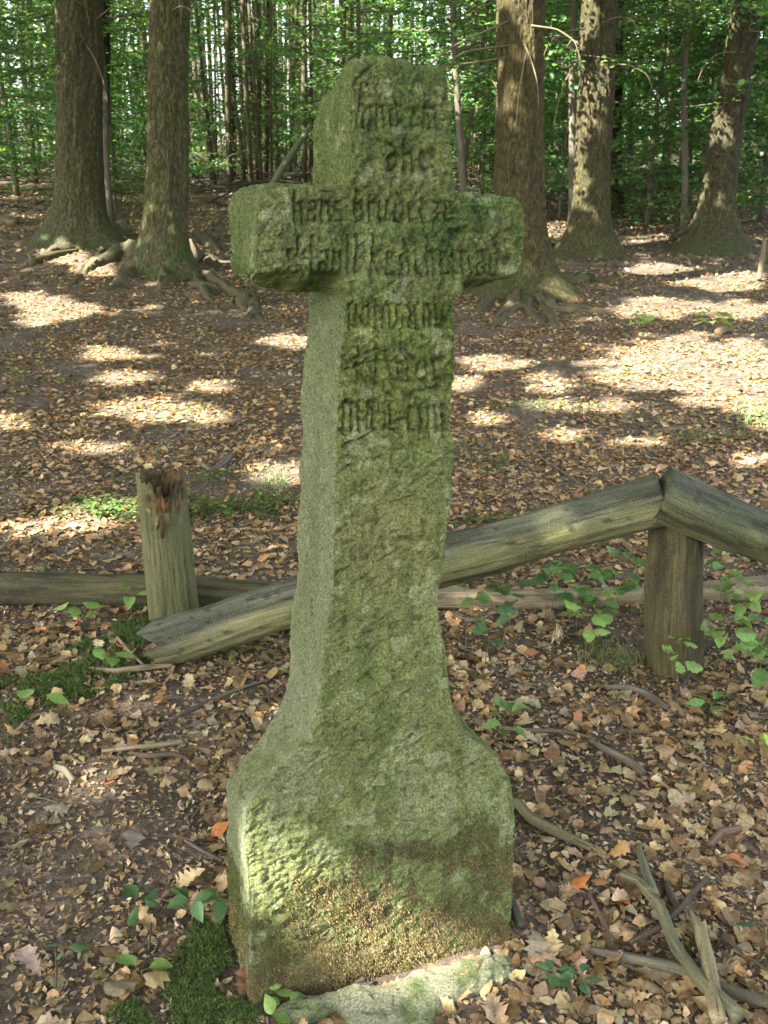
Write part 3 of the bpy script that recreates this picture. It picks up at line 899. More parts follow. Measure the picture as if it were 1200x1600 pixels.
# ------------------------------------------------------------------ fence
def log_obj(name, p0, p1, r0, r1, mat, parent=None, ns=40, n=70, rough=0.10, seed=0, sag=0.0, tint=(1, 1, 1), ragged=0.0, knots=4, weather=False):
    p0, p1 = np.array(p0, float), np.array(p1, float)
    t = np.linspace(0, 1, n)
    pts = p0 + (p1 - p0) * t[:, None]
    pts[:, 2] -= sag * 4 * t * (1 - t)
    L = np.linalg.norm(p1 - p0)
    pts += np.stack([fbm(np.stack([t * L * 1.3, 0 * t, 0 * t + k * 9], 1), 2, seed + 3) for k in range(3)], 1) * 0.02 * min(1, L)
    rad = (r0 + (r1 - r0) * t) * (1 + 0.05 * fbm(np.stack([t * L * 4, 0 * t, 0 * t], 1), 3, seed))
    V, F, lc = tube_arrays(pts, rad, ns, rough, seed, True, freq=8)
    # knots and shallow splits
    q = lc.copy(); q[:, 0] *= 3
    nn = V[:n * ns] - np.repeat(pts, ns, axis=0)
    ln = np.linalg.norm(nn, axis=1)[:, None]; nn = nn / (ln + 1e-9)
    dd = fbm(q[:n * ns] * np.array([2, 60, 60]), 3, seed + 5)
    V[:n * ns] += nn * (-np.clip(dd - 0.45, 0, 1) * 0.02 + fbm(lc[:n * ns] * np.array([25, 60, 60]), 2, seed + 6) * 0.0016)[:, None]
    if ragged > 0:
        d = (p1 - p0) / L
        rg = fbm(np.stack([np.cos(np.linspace(0, 6.28, ns)) * 3, np.sin(np.linspace(0, 6.28, ns)) * 3, 0 * np.zeros(ns)], 1), 3, seed + 8)
        for i in range(6):
            V[i * ns:(i + 1) * ns] -= d * (rg * ragged * (1 - i / 6))[:, None]
    C = np.tile(np.array(tint, float), (len(V), 1))
    C[n * ns:] *= 0.8
    if weather:
        upn = sstep(-0.2, 0.75, nn[:, 2] + 0.35 * fbm(lc[:n * ns] * np.array([5, 14, 14]), 3, seed + 15))[:, None]
        C[:n * ns] *= np.array([1.05, 1.0, .66]) * (1 - upn) + np.array([.60, .62, .60]) * upn
        holes = fbm(lc[:n * ns] * np.array([40, 90, 90]), 2, seed + 17) > 0.95
        C[:n * ns][holes] *= .25
    st_ = sstep(.1, .5, fbm(lc * np.array([3, 45, 45]), 3, seed + 19))[:, None]
    C *= 1 - .45 * st_
    cr = sstep(0.4, 0.6, fbm(lc * np.array([6, 30, 30]), 3, seed + 12))
    C *= (1 - 0.45 * cr)[:, None]
    return mesh_np(name, V, F, mat, parent, col=C, attr=lc)

def px_r(px_half, P):  # half width in photo pixels -> metres at point P
    return px_half / FPX * project(P)[0, 2]

def build_fence():
    top = ground(1064, 1046)
    root = empty('wooden_fence', top)
    tag(root, 'sagging log rail fence whose two grey rails meet on the post right of the cross', 'fence')
    def loc(P): return np.asarray(P) - np.array(top)
    ypost = top[1]
    ptop = at_y(1050, 800, ypost + 0.02)
    b = np.array(top)
    r = px_r(47, b)
    post = log_obj('post', loc(b - np.array([0, 0, 0.12])), loc(ptop + np.array([0, 0, 0.0])), r * 1.0, r * 0.80, M['wood'], root, seed=11, tint=(0.42, 0.40, 0.27), n=60, rough=.14)
    # left long rail: joint on the post down to the ground left of the cross
    j = at_y(1030, 785, ypost - 0.02)
    gl = ground(243, 1036)
    rr = px_r(39, j)
    e = gl + np.array([0, 0.03, 0.085])
    # keep on the photo's line: end centre at pixel (250,1008)
    e = at_y(248, 1003, gl[1] + 0.02)
    log_obj('rail', loc(e), loc(j), 0.069, rr * 1.0, M['greywood'], root, seed=23, ragged=0.05, n=120, rough=0.13, weather=True, tint=(.85, .87, .8))
    j2 = at_y(1034, 783, ypost - 0.03)
    e2 = at_y(1570, 1016, ypost + 0.02)
    log_obj('rail', loc(j2), loc(e2), rr * 1.08, rr * .95, M['greywood'], root, seed=37, n=100, rough=0.13, tint=(.60, .66, .56), weather=True)
    return j, e
FJ, FE = build_fence()

def splintered_post():
    b = ground(275, 968)
    root = empty('fence_post', b)
    tag(root, 'short splintered fence post with rotten orange top, left of the cross', 'fence post')
    H = at_y(268, 742, b[1])[2] - b[2]
    r = px_r(40, b)
    n, ns = 60, 56
    t = np.linspace(0, 1, n)
    th = np.linspace(0, 2 * np.pi, ns, endpoint=False)
    # ragged rim
    rim = 1 + 0.05 * fbm(np.stack([np.cos(th) * 2.2, np.sin(th) * 2.2, 0 * th], 1), 3, 5) + 0.03 * fbm(np.stack([np.cos(th) * 9, np.sin(th) * 9, 0 * th], 1), 2, 6)
    notch = np.exp(-((np.angle(np.exp(1j * (th + 1.35)))) / 0.42) ** 2)    # broken-out front
    rim = rim - 0.12 * notch
    T, TH_ = np.meshgrid(t, th, indexing='ij')
    Z = -0.1 + (H * rim[None, :] + 0.1) * T
    rad = r * (1.0 - 0.10 * T) * (1 + 0.04 * fbm(np.stack([np.cos(TH_).ravel() * 1.6, np.sin(TH_).ravel() * 1.6, Z.ravel() * 3], 1), 3, 8).reshape(T.shape))
    gro = fbm(np.stack([np.cos(TH_).ravel() * 7, np.sin(TH_).ravel() * 7, Z.ravel() * 2.2], 1), 3, 9).reshape(T.shape)
    rad = rad - np.clip(gro - 0.35, 0, 1) * 0.022
    lean = -0.02 * T
    V1 = np.stack([rad * np.cos(TH_) + lean, rad * np.sin(TH_), Z], -1).reshape(-1, 3)
    lc = np.stack([Z, rad * np.cos(TH_), rad * np.sin(TH_)], -1).reshape(-1, 3)
    C = np.tile([.58, .66, .46], (len(V1), 1))
    z = V1[:, 2]
    ang = np.tile(th, n)
    fr = np.exp(-(np.angle(np.exp(1j * (ang + 1.0))) / 1.0) ** 2)
    rot_ = sstep(0.74 * H, 0.86 * H, z + 0.05 * fbm(V1 * 26, 3, 10)) * sstep(.25, .6, fr + .3 * fbm(V1 * 30, 3, 13))
    V1[:, :2] *= (1 - rot_ * (.22 + .22 * fbm(V1 * np.array([70, 70, 25]), 3, 15)))[:, None]
    oc = sstep(.1, .5, fbm(V1 * 38, 3, 16))[:, None]
    C = C * (1 - rot_[:, None]) + (np.array([.32, .24, .18]) * (1 - oc) + np.array([.85, .5, .30]) * oc) * rot_[:, None]
    hole = (fbm(V1 * 120, 2, 14) > 1.05)
    C[hole] *= 0.25
    mesh_np('shaft', V1, [grid_faces(n, ns, True)], M['wood'], root, col=C, attr=lc)
    # hollow rotten heart
    m = 14
    s = np.linspace(0, 1, m)[:, None]
    R0 = rad[-1][None, :] * (1 - s)
    depth = 0.055 * sstep(0, 1, s * 2) * np.ones((1, ns))
    Z0 = Z[-1][None, :] * (1 - s) + (H * 0.93) * s - depth
    V2 = np.stack([R0 * np.cos(th)[None] + lean[-1][None], R0 * np.sin(th)[None], Z0], -1).reshape(-1, 3)
    V2 += np.stack([fbm(V2 * 50, 3, 20 + k) for k in range(3)], 1) * np.array([.004, .004, .008])
    V2[:ns] = V1[-ns:]
    C2 = np.where((fbm(V2 * 45, 3, 31) > 0)[:, None], np.array([.62, 0.38, 0.24]), np.array([0.22, 0.16, 0.11]))
    mesh_np('rotten_core', V2, [grid_faces(m, ns, True)], M['wood'], root, col=C2, attr=V2 * np.array([1, 1, 1]))
    # rotten wood shown in the break on the front face and splinters
    for i in range(3):
        a = -1.35 + random.uniform(-0.45, 0.45)
        z0 = H * random.uniform(0.60, 0.82)
        p = np.array([r * 0.93 * math.cos(a) - 0.015, r * 0.93 * math.sin(a) - 0.004, z0])
        q = p + np.array([random.uniform(-.015, .015), random.uniform(-0.012, 0.01), random.uniform(.03, .10)])
        tube('splinter', [p, (p + q) / 2 + np.array([0, -.004, 0]), q], [0.004, 0.008, 0.001], M['wood'], root, ns=5, col=random.choice([(.9, .42, .2), (.4, .24, .15), (1.1, .9, .6)]))
    p = np.array([-r * 0.9, -r * 0.45, H * 0.83]); q = np.array([-r * 0.1, -r * 0.98, H * 0.74])
    tube('splinter', [p, q], [0.009, 0.004], M['wood'], root, ns=6, col=(1.1, 1.0, .7))
splintered_post()

def ground_log(name, label, cat, a, b, ra, rb, mat, seed, lift=0.6, tint=(1, 1, 1), ragged=0.0):
    A, B = ground(*a), ground(*b)
    root_z = 0
    pa = A + np.array([0, 0, ra * lift]); pb = B + np.array([0, 0, rb * lift])
    o = log_obj(name, pa - A, pb - A, ra, rb, mat, None, seed=seed, n=110, tint=tint, ragged=ragged)
    o.location = tuple(A)
    tag(o, label, cat)
    return o
ground_log('fallen_log', 'dark bark covered log lying behind the splintered post', 'log', (-60, 938), (520, 945), 0.066, 0.05, M['wood'], 51, tint=(.5, .5, .38))
ground_log('fallen_log', 'thin pale barkless log lying behind the right hand fence post', 'log', (610, 948), (1330, 922), 0.036, 0.045, M['palewood'], 57)

# ------------------------------------------------------------------ sticks on the ground
def stick(name, label, cat, px, rad, mat, forks=(), tint=(1, 1, 1), group=None, lift=0.9, n=26, rough=0.12, pxr=True):
    pts = [ground(x, y) for x, y in px]
    if pxr: rr = [px_r(r * .68, p) for r, p in zip(np.interp(np.linspace(0, 1, len(px)), np.linspace(0, 1, len(rad)), rad), pts)]
    else: rr = rad
    base = pts[0].copy()
    P = [p + np.array([0, 0, r * lift + 0.008]) - base for p, r in zip(pts, rr)]
    P = np.array(P)
    if len(P) > 2:
        P[1:-1, 2] += RNG.uniform(0, 0.008, len(P) - 2)
    o = tube(name, P, rr, mat, None, ns=10, rough=rough, seed=int(px[0][0]), n=n, col=tint)
    o.location = tuple(base)
    tag(o, label, cat, group)
    for f in forks:
        fp = [ground(x, y) for x, y in f[0]]
        fr = [px_r(r, p) for r, p in zip(f[1], fp)]
        Q = np.array([p + np.array([0, 0, max(r, rr[0] * .7) * lift + 0.008]) - base for p, r in zip(fp, fr)])
        tube('fork', Q, fr, mat, o, ns=8, rough=rough, seed=3, n=14, col=tint)
    return o

stick('fallen_branch', 'speckled grey forked branch lying across the dark branch at the lower right', 'branch', [(1000, 1400), (1030, 1440), (1052, 1500), (1085, 1550), (1150, 1615)], [9, 13, 14, 17, 20], M['twig'],
      forks=[([(1020, 1420), (1008, 1380), (996, 1335)], (9, 7, 5)), ([(1015, 1415), (995, 1392), (968, 1380)], (9, 7, 6))], tint=(1.2, 1.3, 1.1), lift=2.0)
stick('fallen_branch', 'dark straight branch under the speckled grey branch, lower right corner', 'branch', [(922, 1494), (980, 1512), (1060, 1530), (1130, 1560), (1230, 1592)], [9, 13, 16, 15], M['twig'], tint=(.9, .9, .85))
stick('wood_splinter', 'pale weathered split stick with pointed end at the lower right', 'stick', [(1076, 1434), (1092, 1480), (1104, 1540), (1118, 1620)], [5, 13, 16, 18], M['palewood'], lift=2.2, rough=.35, tint=(.95, .98, .85))
stick('fallen_branch', 'thin dark forked twig behind the speckled branch', 'branch', [(982, 1482), (1030, 1458), (1062, 1432), (1085, 1402), (1104, 1380)], [6, 8, 7, 6], M['twig'],
      forks=[([(1060, 1432), (1048, 1410), (1040, 1390)], (7, 6, 5))], tint=(.75, .7, .65))
stick('stick', 'grey brown stick lying midway between the cross and the right edge', 'stick', [(922, 1165), (950, 1185), (980, 1200), (1006, 1217)], [6, 10, 8], M['twig'], tint=(1.1, 1.1, .9))
stick('bark_strip', 'curled strip of old bark lying against leaves right of the cross foot', 'bark', [(806, 1262), (830, 1290), (870, 1312), (925, 1334)], [12, 13, 9], M['wood'], lift=0.7, tint=(.9, .85, .8))
stick('stick', 'short brown stick below the right fence post', 'stick', [(944, 1080), (980, 1083), (1010, 1095), (1042, 1114)], [5, 9, 7], M['twig'])
stick('stick', 'dark bent twig leaning toward the foot of the right fence post', 'stick', [(1047, 1112), (1058, 1090), (1072, 1070), (1080, 1050)], [4, 5, 5], M['twig'], tint=(.7, .6, .55))
stick('stick', 'short thick brown stick near the right edge', 'stick', [(1108, 1330), (1125, 1315), (1154, 1304)], [9, 11, 9], M['twig'], tint=(1.0, .8, .65))
stick('stick', 'thin straight brown stick left of the forked branches', 'stick', [(920, 1404), (938, 1440), (956, 1478)], [5, 6, 5], M['twig'], tint=(1.2, 1.05, .9))
stick('stick', 'pale peeled stick lying above a darker one, left of the cross', 'stick', [(160, 1180), (210, 1178), (250, 1174), (286, 1166)], [4, 6, 6], M['palewood'])
stick('stick', 'dark stick just below the pale peeled stick', 'stick', [(202, 1184), (235, 1192), (270, 1188), (296, 1192)], [5, 7, 4], M['twig'], tint=(.9, .8, .7))
stick('stick', 'long thin twig running up toward the fallen rail end', 'stick', [(236, 1150), (290, 1122), (330, 1100), (372, 1085), (420, 1066)], [2.5, 4, 3, 2], M['twig'])
stick('stick', 'dark wedge of wood beside the right foot of the cross', 'stick', [(790, 1396), (800, 1424), (814, 1458)], [7, 10, 11], M['twig'], tint=(.55, .6, .65))
stick('stick', 'grey twig lying over the footing stone', 'stick', [(460, 1590), (510, 1575), (548, 1562), (570, 1545)], [5, 4, 5], M['twig'], lift=4)
stick('stick', 'stubby grey stick lying on bare soil at the left', 'stick', [(88, 1206), (103, 1216), (116, 1228)], [7, 8, 7], M['twig'], tint=(1.5, 1.5, 1.5))
stick('stick', 'pale stick beside the green moss below the splintered post', 'stick', [(140, 1050), (180, 1058), (225, 1052), (270, 1046)], [4, 9, 5], M['palewood'], tint=(.8, .75, .7))
stick('stick', 'crooked twig by the broken end of the rail', 'stick', [(184, 1002), (200, 1022), (228, 1048)], [4, 4, 3], M['palewood'])
stick('stick', 'upright thin twig standing by the lower left leaves', 'stick', [(88, 1490), (90, 1530), (86, 1572)], [3, 3, 3], M['twig'])
stick('stick', 'curved thin twig crossing the litter left of the cross foot', 'stick', [(233, 1490), (238, 1445), (256, 1410), (300, 1392), (345, 1385)], [2.5, 2.5, 2], M['twig'], tint=(.9, .9, .9))
stick('stick', 'diagonal brown twig reaching the left foot of the cross', 'stick', [(290, 1320), (318, 1338), (348, 1352)], [4, 4.5, 4], M['twig'])
stick('stick', 'bent slender twig among clover by the lower right', 'stick', [(800, 1475), (850, 1505), (885, 1530), (900, 1600)], [2, 3.5, 4.5], M['twig'], tint=(1.2, 1.1, 1))
stick('stick', 'thin root like twig crossing the leaves under the right seedlings', 'stick', [(780, 1144), (830, 1152), (880, 1150), (925, 1158)], [5, 5, 3], M['twig'], tint=(1.4, 1.1, .9))
stick('stick', 'thin grey twig at the right edge below the short thick stick', 'stick', [(1105, 1455), (1150, 1490), (1205, 1530)], [3, 3.5, 4], M['twig'])
stick('stick', 'curved dark twig in the litter left of the stone stem', 'stick', [(310, 728), (330, 742), (350, 730), (362, 716)], [4, 6, 5], M['twig'], tint=(1.2, 1.2, 1.2))
stick('stick', 'mossy stick lying across litter right of the stem', 'stick', [(800, 690), (870, 735), (930, 775)], [2, 2.5, 2], M['twig'])

# ------------------------------------------------------------------ single bright leaves
def single_leaf(px, py, size, kind, col, yaw, tilt, label, lift=0.012):
    P = ground(px, py) + np.array([0, 0, lift])
    W, F, lo = scatter(leaf_template(kind), np.zeros((1, 3)), np.array([size]), np.array([yaw]), np.array([tilt]))
    V = W[0]; V[:, 2] -= V[:, 2].min()
    o = mesh_np('fallen_leaf', V, [F], M['litter'], col=np.tile(np.array(col) * .68, (len(V), 1)))
    o.location = tuple(P)
    tag(o, label, 'leaf')
    return o
ORG = (.55, .19, .06)
for a in [(905, 1392, .052, 'beech', ORG, .2, .5, 'bright orange leaf above the forked branches'),
          (903, 1130, .048, 'beech', (.5, .17, .07), 1.2, .9, 'orange leaf standing up right of the hanging green seedling'),
          (344, 1308, .05, 'beech', (.58, .22, .07), .8, .6, 'orange leaf touching the left foot of the cross'),
          (1145, 1360, .045, 'beech', (.42, .15, .06), 0, .3, 'red brown leaf near the right edge below the short thick stick'),
          (170, 1232, .035, 'beech', (.45, .14, .07), 0, .3, 'small red brown leaf on bare soil at the left'),
          (188, 1018, .035, 'beech', (.55, .2, .07), 0.3, .9, 'orange leaf in the moss by the broken rail end'),
          (208, 1325, .085, 'oak', (.40, .31, .25), 1.7, .25, 'large pale oak leaf left of the cross'),
          (165, 1335, .07, 'oak', (.38, .25, .15), 2.6, .3, 'tan oak leaf beside the large pale oak leaf'),
          (48, 1520, .075, 'oak', (.42, .31, .24), 2.4, .3, 'pale lobed oak leaf near the lower left corner'),
          (195, 1560, .08, 'lobed', (.34, .27, .17), .9, .4, 'pointed brown leaf in front of the dark moss, bottom left'),
          (380, 1555, .06, 'oak', (.40, .22, .12), 1.5, .6, 'brown lobed leaf leaning on the dark moss under the cross'),
          (950, 1515, .06, 'oak', (.46, .30, .14), .1, .5, 'yellow brown leaf on top of the dark straight branch'),
          (62, 1205, .07, 'lobed', (.36, .25, .17), .5, .6, 'curled brown leaf on bare soil at the left edge'),
          (90, 1275, .06, 'oak', (.37, .30, .22), 0.2, .2, 'grey tan oak leaf above the bare soil patch'),
          (5, 1050, .05, 'beech', (.55, .2, .08), 1.2, .4, 'orange leaf at the left edge beside the moss'),
          (830, 1028, .05, 'beech', (.4, .18, .09), .1, .3, 'red brown leaf between the two right seedlings'),
          (905, 1062, .05, 'beech', (.45, .28, .2), .3, .4, 'pinkish brown leaf below the tall thin seedling'),
          (1040, 930, .05, 'beech', (.5, .2, .06), .1, .3, 'orange leaf in front of the right fence post')]:
    single_leaf(*a)
# small white scrap of bent tubes
P = ground(870, 1008)
sc_ = Acc()
for i in range(5):
    a = random.uniform(0, 6.28)
    pts = np.array([[0, 0, .02], [math.cos(a) * .012, math.sin(a) * .01, .03 + .01 * i], [math.cos(a) * .02, math.sin(a) * .01, .01 + .008 * i]])
    V, F, lc = tube_arrays(pts, [.003, .005, .002], 6); sc_.add(V, F, (1.9, 1.9, 1.8), lc)
o = sc_.build('white_scrap', M['palewood']); o.location = tuple(P)
tag(o, 'small white scrap below the right seedlings', 'bark scrap')

# ------------------------------------------------------------------ seedlings
def seedling(px, py, h, nleaf, size, label, kind='beech', col=(.09, .22, .05), whorls=2, lean=0.0, r=0.0016, tilt=0.35):
    b = ground(px, py)
    root = empty('seedling', b)
    tag(root, label, 'seedling', 'green seedlings growing in the leaf litter')
    tipx = lean * h
    s = np.linspace(0, 1, 7)
    stem = np.stack([tipx * s ** 1.5, 0.15 * h * np.sin(s * 2) * random.uniform(-.5, .5), h * s], 1)
    tube('stem', stem, np.linspace(r, r * .6, 7), M['twig'], root, ns=6, col=(1.3, 1.2, .7))
    size *= 1.05 if kind == 'lobed' else 1.2; nleaf = int(nleaf * 1.6) if kind == 'lobed' else nleaf; h *= 1.4 if kind == 'lobed' else 1.0; col = tuple(k_ * c for k_, c in zip((1.25, 1.05, 1.25), col)); h *= 1.15; whorls = whorls + 1 if kind == 'lobed' else whorls
    for k in range(nleaf):
        w = k % whorls if whorls > 1 else 0
        z = h * (1 - 0.42 * w / max(1, whorls - 1) if whorls > 1 else 1) - random.uniform(0, .01)
        u = z / h
        base = np.array([tipx * u ** 1.5, 0, z])
        a = k * 2.4 + random.uniform(-.3, .3)
        L = size * random.uniform(.75, 1.15)
        d = np.array([math.cos(a), math.sin(a), 0])
        pet = base + d * L * .35 + np.array([0, 0, L * .12])
        W, F, lo = scatter(leaf_template(kind), np.zeros((1, 3)), np.array([L]), np.array([0.0]), np.array([0.0]), curl=.25, fold=.3)
        V = W[0].copy(); V[:, 0] += L * 0.5
        V[:, 2] -= (V[:, 0] / L) ** 2 * L * random.uniform(.1, .4)
        t = random.uniform(-tilt, tilt) - 0.1
        ct, st = math.cos(t), math.sin(t)
        V = np.stack([V[:, 0] * ct + V[:, 2] * st, V[:, 1], -V[:, 0] * st + V[:, 2] * ct], 1)
        rr = random.uniform(-.5, .5); cr, sr = math.cos(rr), math.sin(rr)
        V = np.stack([V[:, 0], V[:, 1] * cr - V[:, 2] * sr, V[:, 1] * sr + V[:, 2] * cr], 1)
        ca, sa = math.cos(a), math.sin(a)
        V = np.stack([V[:, 0] * ca - V[:, 1] * sa, V[:, 0] * sa + V[:, 1] * ca, V[:, 2]], 1) + pet
        c = np.array(col) * random.uniform(.75, 1.35)
        lf = mesh_np('leaf', V, [F], M['seedling'], root, col=np.tile(c, (len(V), 1)))
        tube('leaf_stalk', [base, pet], [r * .5, r * .4], M['twig'], lf, ns=4, col=(1.2, 1.3, .6))
    return root
G1 = (.095, .20, .05); G2 = (.13, .25, .055); G3 = (.22, .33, .05); G4 = (.06, .14, .045)
for a in [
    (128, 1000, .11, 5, .055, 'seedling with pale green leaves in front of the dark log, left', 'beech', G2, 2, -.1),
    (205, 958, .06, 3, .05, 'low seedling between the left log and the splintered post', 'beech', G2, 1, 0),
    (165, 1052, .055, 4, .06, 'seedling with broad pale leaves beside the broken rail end', 'beech', G2, 2, .2),
    (62, 1105, .03, 2, .05, 'single leaved seedling standing in the green moss', 'beech', G2, 1, .1),
    (362, 1032, .03, 4, .035, 'tiny seedling under the fallen rail', 'beech', G1, 1, 0),
    (412, 1025, .02, 3, .025, 'smallest seedling under the rail beside the stem', 'beech', G1, 1, 0),
    (728, 1020, .20, 5, .06, 'tall seedling with drooping leaves right beside the cross stem', 'lobed', G1, 2, .0),
    (786, 1010, .13, 6, .06, 'dark leaved seedling second from the cross stem', 'lobed', G4, 3, .1),
    (760, 930, .16, 4, .06, 'seedling behind the slanted rail near the stem', 'lobed', G1, 2, .0),
    (915, 1058, .17, 6, .062, 'tall thin seedling with yellowing leaves left of the fence post', 'lobed', G2, 2, -.05),
    (900, 985, .13, 7, .06, 'leafy seedling between the thin seedling and fence post', 'lobed', G1, 3, .0),
    (960, 960, .12, 6, .058, 'bushy seedling close to the right fence post', 'lobed', G1, 2, .15),
    (1000, 975, .11, 4, .05, 'small seedling against the left of the fence post', 'lobed', G4, 2, .0),
    (860, 975, .12, 5, .055, 'seedling in front of the pale log', 'lobed', G4, 2, .1),
    (790, 1165, .08, 7, .045, 'seedling with a column of rounded leaves right of the cross shoulder', 'beech', G1, 3, -.1),
    (1095, 1040, .10, 4, .055, 'seedling spreading in front of the fence post', 'lobed', G2, 1, -.1),
    (1130, 1065, .12, 6, .05, 'seedling with pale leaves right of the fence post', 'lobed', G2, 2, .0),
    (1175, 1065, .11, 6, .055, 'large leaved seedling at the right edge', 'lobed', G1, 2, .1),
    (1110, 1115, .03, 5, .038, 'low clover like seedling under the right seedlings', 'beech', G1, 1, .0),
    (1125, 945, .12, 5, .05, 'seedling behind the fence post under the right rail', 'lobed', G1, 2, .0),
    (1165, 960, .07, 6, .04, 'small seedling by the pale log at the right edge', 'beech', G2, 2, .0),
    (1190, 1190, .05, 3, .05, 'yellow green seedling at the right edge', 'lobed', G3, 1, .0),
    (1195, 1480, .04, 4, .045, 'dark seedling cut by the right edge', 'beech', G4, 1, .0),
    (865, 1535, .02, 7, .026, 'clover like seedling right of the footing stone', 'beech', (.055, .13, .045), 1, .0),
    (905, 1540, .02, 5, .026, 'clover like seedling touching the thin twig', 'beech', (.055, .13, .045), 1, .0),
    (300, 1440, .05, 5, .04, 'seedling at the edge of the dark moss left of the cross', 'beech', (.07, .16, .05), 2, .3),
    (345, 1440, .06, 5, .04, 'seedling against the left foot of the cross', 'beech', (.07, .16, .05), 2, .0),
    (218, 1425, .02, 4, .035, 'low round leaved seedling in litter left of the cross', 'beech', (.065, .15, .05), 1, .0),
    (100, 1500, .03, 3, .03, 'small dark seedling near the lower left corner', 'beech', (.065, .15, .05), 1, .0),
    (222, 1530, .02, 2, .04, 'pale two leaved seedling above the brown pointed leaf', 'beech', G2, 1, .0),
    (415, 1572, .03, 4, .03, 'seedling by the front left corner of the cross', 'beech', G2, 1, .0),
    (445, 1590, .02, 4, .028, 'round leaved seedling below the cross foot', 'beech', G1, 1, .0),
    (70, 905, .02, 3, .04, 'low seedling behind the left log', 'beech', G1, 1, .0),
    (845, 940, .14, 6, .055, 'seedling behind the pale log between rail and litter', 'lobed', G1, 2, .1),
    (935, 1000, .10, 7, .05, 'crowded seedling with many leaves in front of the bank', 'lobed', G1, 3, -.1),
    (755, 1060, .14, 5, .045, 'thin stemmed seedling beside the lower stem', 'lobed', G4, 2, .1),
    (1150, 1010, .13, 7, .05, 'leafy seedling under the right hand rail', 'lobed', G2, 3, -.1),
    (1195, 1110, .14, 7, .055, 'seedling leaning in from the right edge', 'lobed', G1, 3, -.2),
    (1060, 1075, .09, 5, .045, 'seedling touching the left face of the fence post', 'lobed', G2, 2, -.2),
    (990, 520, .12, 9, .10, 'grassy tuft like seedling near the middle tree roots', 'beech_low', (.14, .26, .06), 2, .0),
    (1110, 520, .14, 10, .11, 'sunlit seedling above the bright patch', 'beech_low', (.2, .32, .08), 2, .0)]:
    seedling(*a)

# ------------------------------------------------------------------ moss patches and grass
def fuzz(name, label, cat, blobs, n, hmin, hmax, w, cols, mat='moss', lean=.5, mound=0.0):
    Ps = []
    for cx, cy, rx, ry, wgt in blobs:
        k = int(n * wgt)
        r_ = np.sqrt(RNG.uniform(0, 1, k)); a = RNG.uniform(0, 6.28, k)
        X = cx + rx * r_ * np.cos(a) ; Y = cy + ry * r_ * np.sin(a)
        for x, y, q in zip(X, Y, r_):
            d = ray(x, y); s = -CAM_H / d[2]
            Ps.append((d[0] * s, d[1] * s, q))
    P = np.array(Ps)
    nz = fbm(np.stack([P[:, 0] * 14, P[:, 1] * 14, 0 * P[:, 0]], 1), 3, 77)
    keep = (nz + RNG.uniform(-.4, .4, len(P)) > -0.30 + P[:, 2] ** 2 * 1.1)
    P = P[keep]; q = P[:, 2].copy()
    P[:, 2] = terr(P[:, 0], P[:, 1]) + mound * (1 - q ** 2) - 0.002
    P = P[~in_cross(P, -0.004)]; m = len(P)
    dirv = np.array([0, 0, 1.0]) + RNG.normal(0, lean, (m, 3)); dirv[:, 2] = np.abs(dirv[:, 2])
    dirv /= np.linalg.norm(dirv, axis=1)[:, None]
    sdv = np.cross(dirv, RNG.normal(0, 1, (m, 3))); sdv /= np.linalg.norm(sdv, axis=1)[:, None]
    L = RNG.uniform(hmin, hmax, m)[:, None]
    wv = w * RNG.uniform(.6, 1.3, m)[:, None]
    droop = RNG.normal(0, .25, (m, 3)) * L; droop[:, 2] = -np.abs(droop[:, 2])
    mid = P + dirv * L * .55; tip = P + dirv * L + droop
    V = np.stack([P - sdv * wv * .7, mid - sdv * wv, tip, mid + sdv * wv, P + sdv * wv * .7], 1)
    off = (np.arange(m) * 5)[:, None, None]
    c = np.array(cols)[RNG.integers(0, len(cols), m)] * RNG.uniform(.6, 1.35, (m, 1))
    o = mesh_np(name, V.reshape(-1, 3), [(np.array([(0, 1, 3, 4)])[None] + off).reshape(-1, 4), (np.array([(1, 2, 3)])[None] + off).reshape(-1, 3)], M[mat], col=np.repeat(c, 5, axis=0))
    return tag(o, label, cat, kind='stuff')
MG = [(.05, .11, .02), (.075, .14, .028), (.035, .075, .016), (.09, .12, .03), (.10, .09, .04)]
fuzz('moss_patch', 'dark green moss on the ground at the left foot of the cross', 'moss', [(345, 1500, 65, 70, .35), (300, 1560, 95, 60, .4), (390, 1590, 70, 40, .15), (220, 1590, 60, 30, .1)], 60000, .006, .016, .0011, MG, mound=.012)
fuzz('moss_patch', 'green moss strip below the splintered post', 'moss', [(230, 990, 80, 28, .2), (160, 1050, 90, 36, .3), (70, 1085, 95, 38, .3), (20, 1130, 70, 35, .15), (150, 1010, 60, 20, .05)], 60000, .008, .022, .0016, MG, mound=.012)
fuzz('moss_patch', 'shaggy dark moss and roots on the bank by the fence post', 'moss', [(950, 1010, 90, 25, .5), (1140, 1120, 60, 40, .5)], 6000, .006, .03, .0014, [(.05, .08, .03), (.07, .06, .03)])
fuzz('grass_tuft', 'sunlit grass tuft close to the left of the stem', 'grass', [(425, 750, 45, 18, 1)], 300, .03, .12, .002, [(.12, .2, .05), (.16, .24, .08)], lean=.6)
fuzz('grass_tuft', 'grass tuft in sun at the right edge', 'grass', [(1180, 655, 45, 22, 1)], 300, .04, .13, .003, [(.10, .17, .05), (.13, .2, .07)], lean=.5)
fuzz('grass_tuft', 'thin green grass in the litter right of the stem', 'grass', [(800, 640, 70, 16, .3), (960, 660, 90, 14, .3), (740, 700, 30, 10, .1), (880, 550, 50, 8, .1), (1090, 690, 80, 14, .2)], 420, .03, .10, .0025, [(.07, .12, .04), (.09, .14, .04)], lean=.5)
fuzz('grass_tuft', 'grass and fine stems by the foot of the right post', 'grass', [(960, 1040, 60, 20, 1)], 350, .03, .11, .0012, [(.10, .14, .05), (.14, .13, .06)], lean=.4)

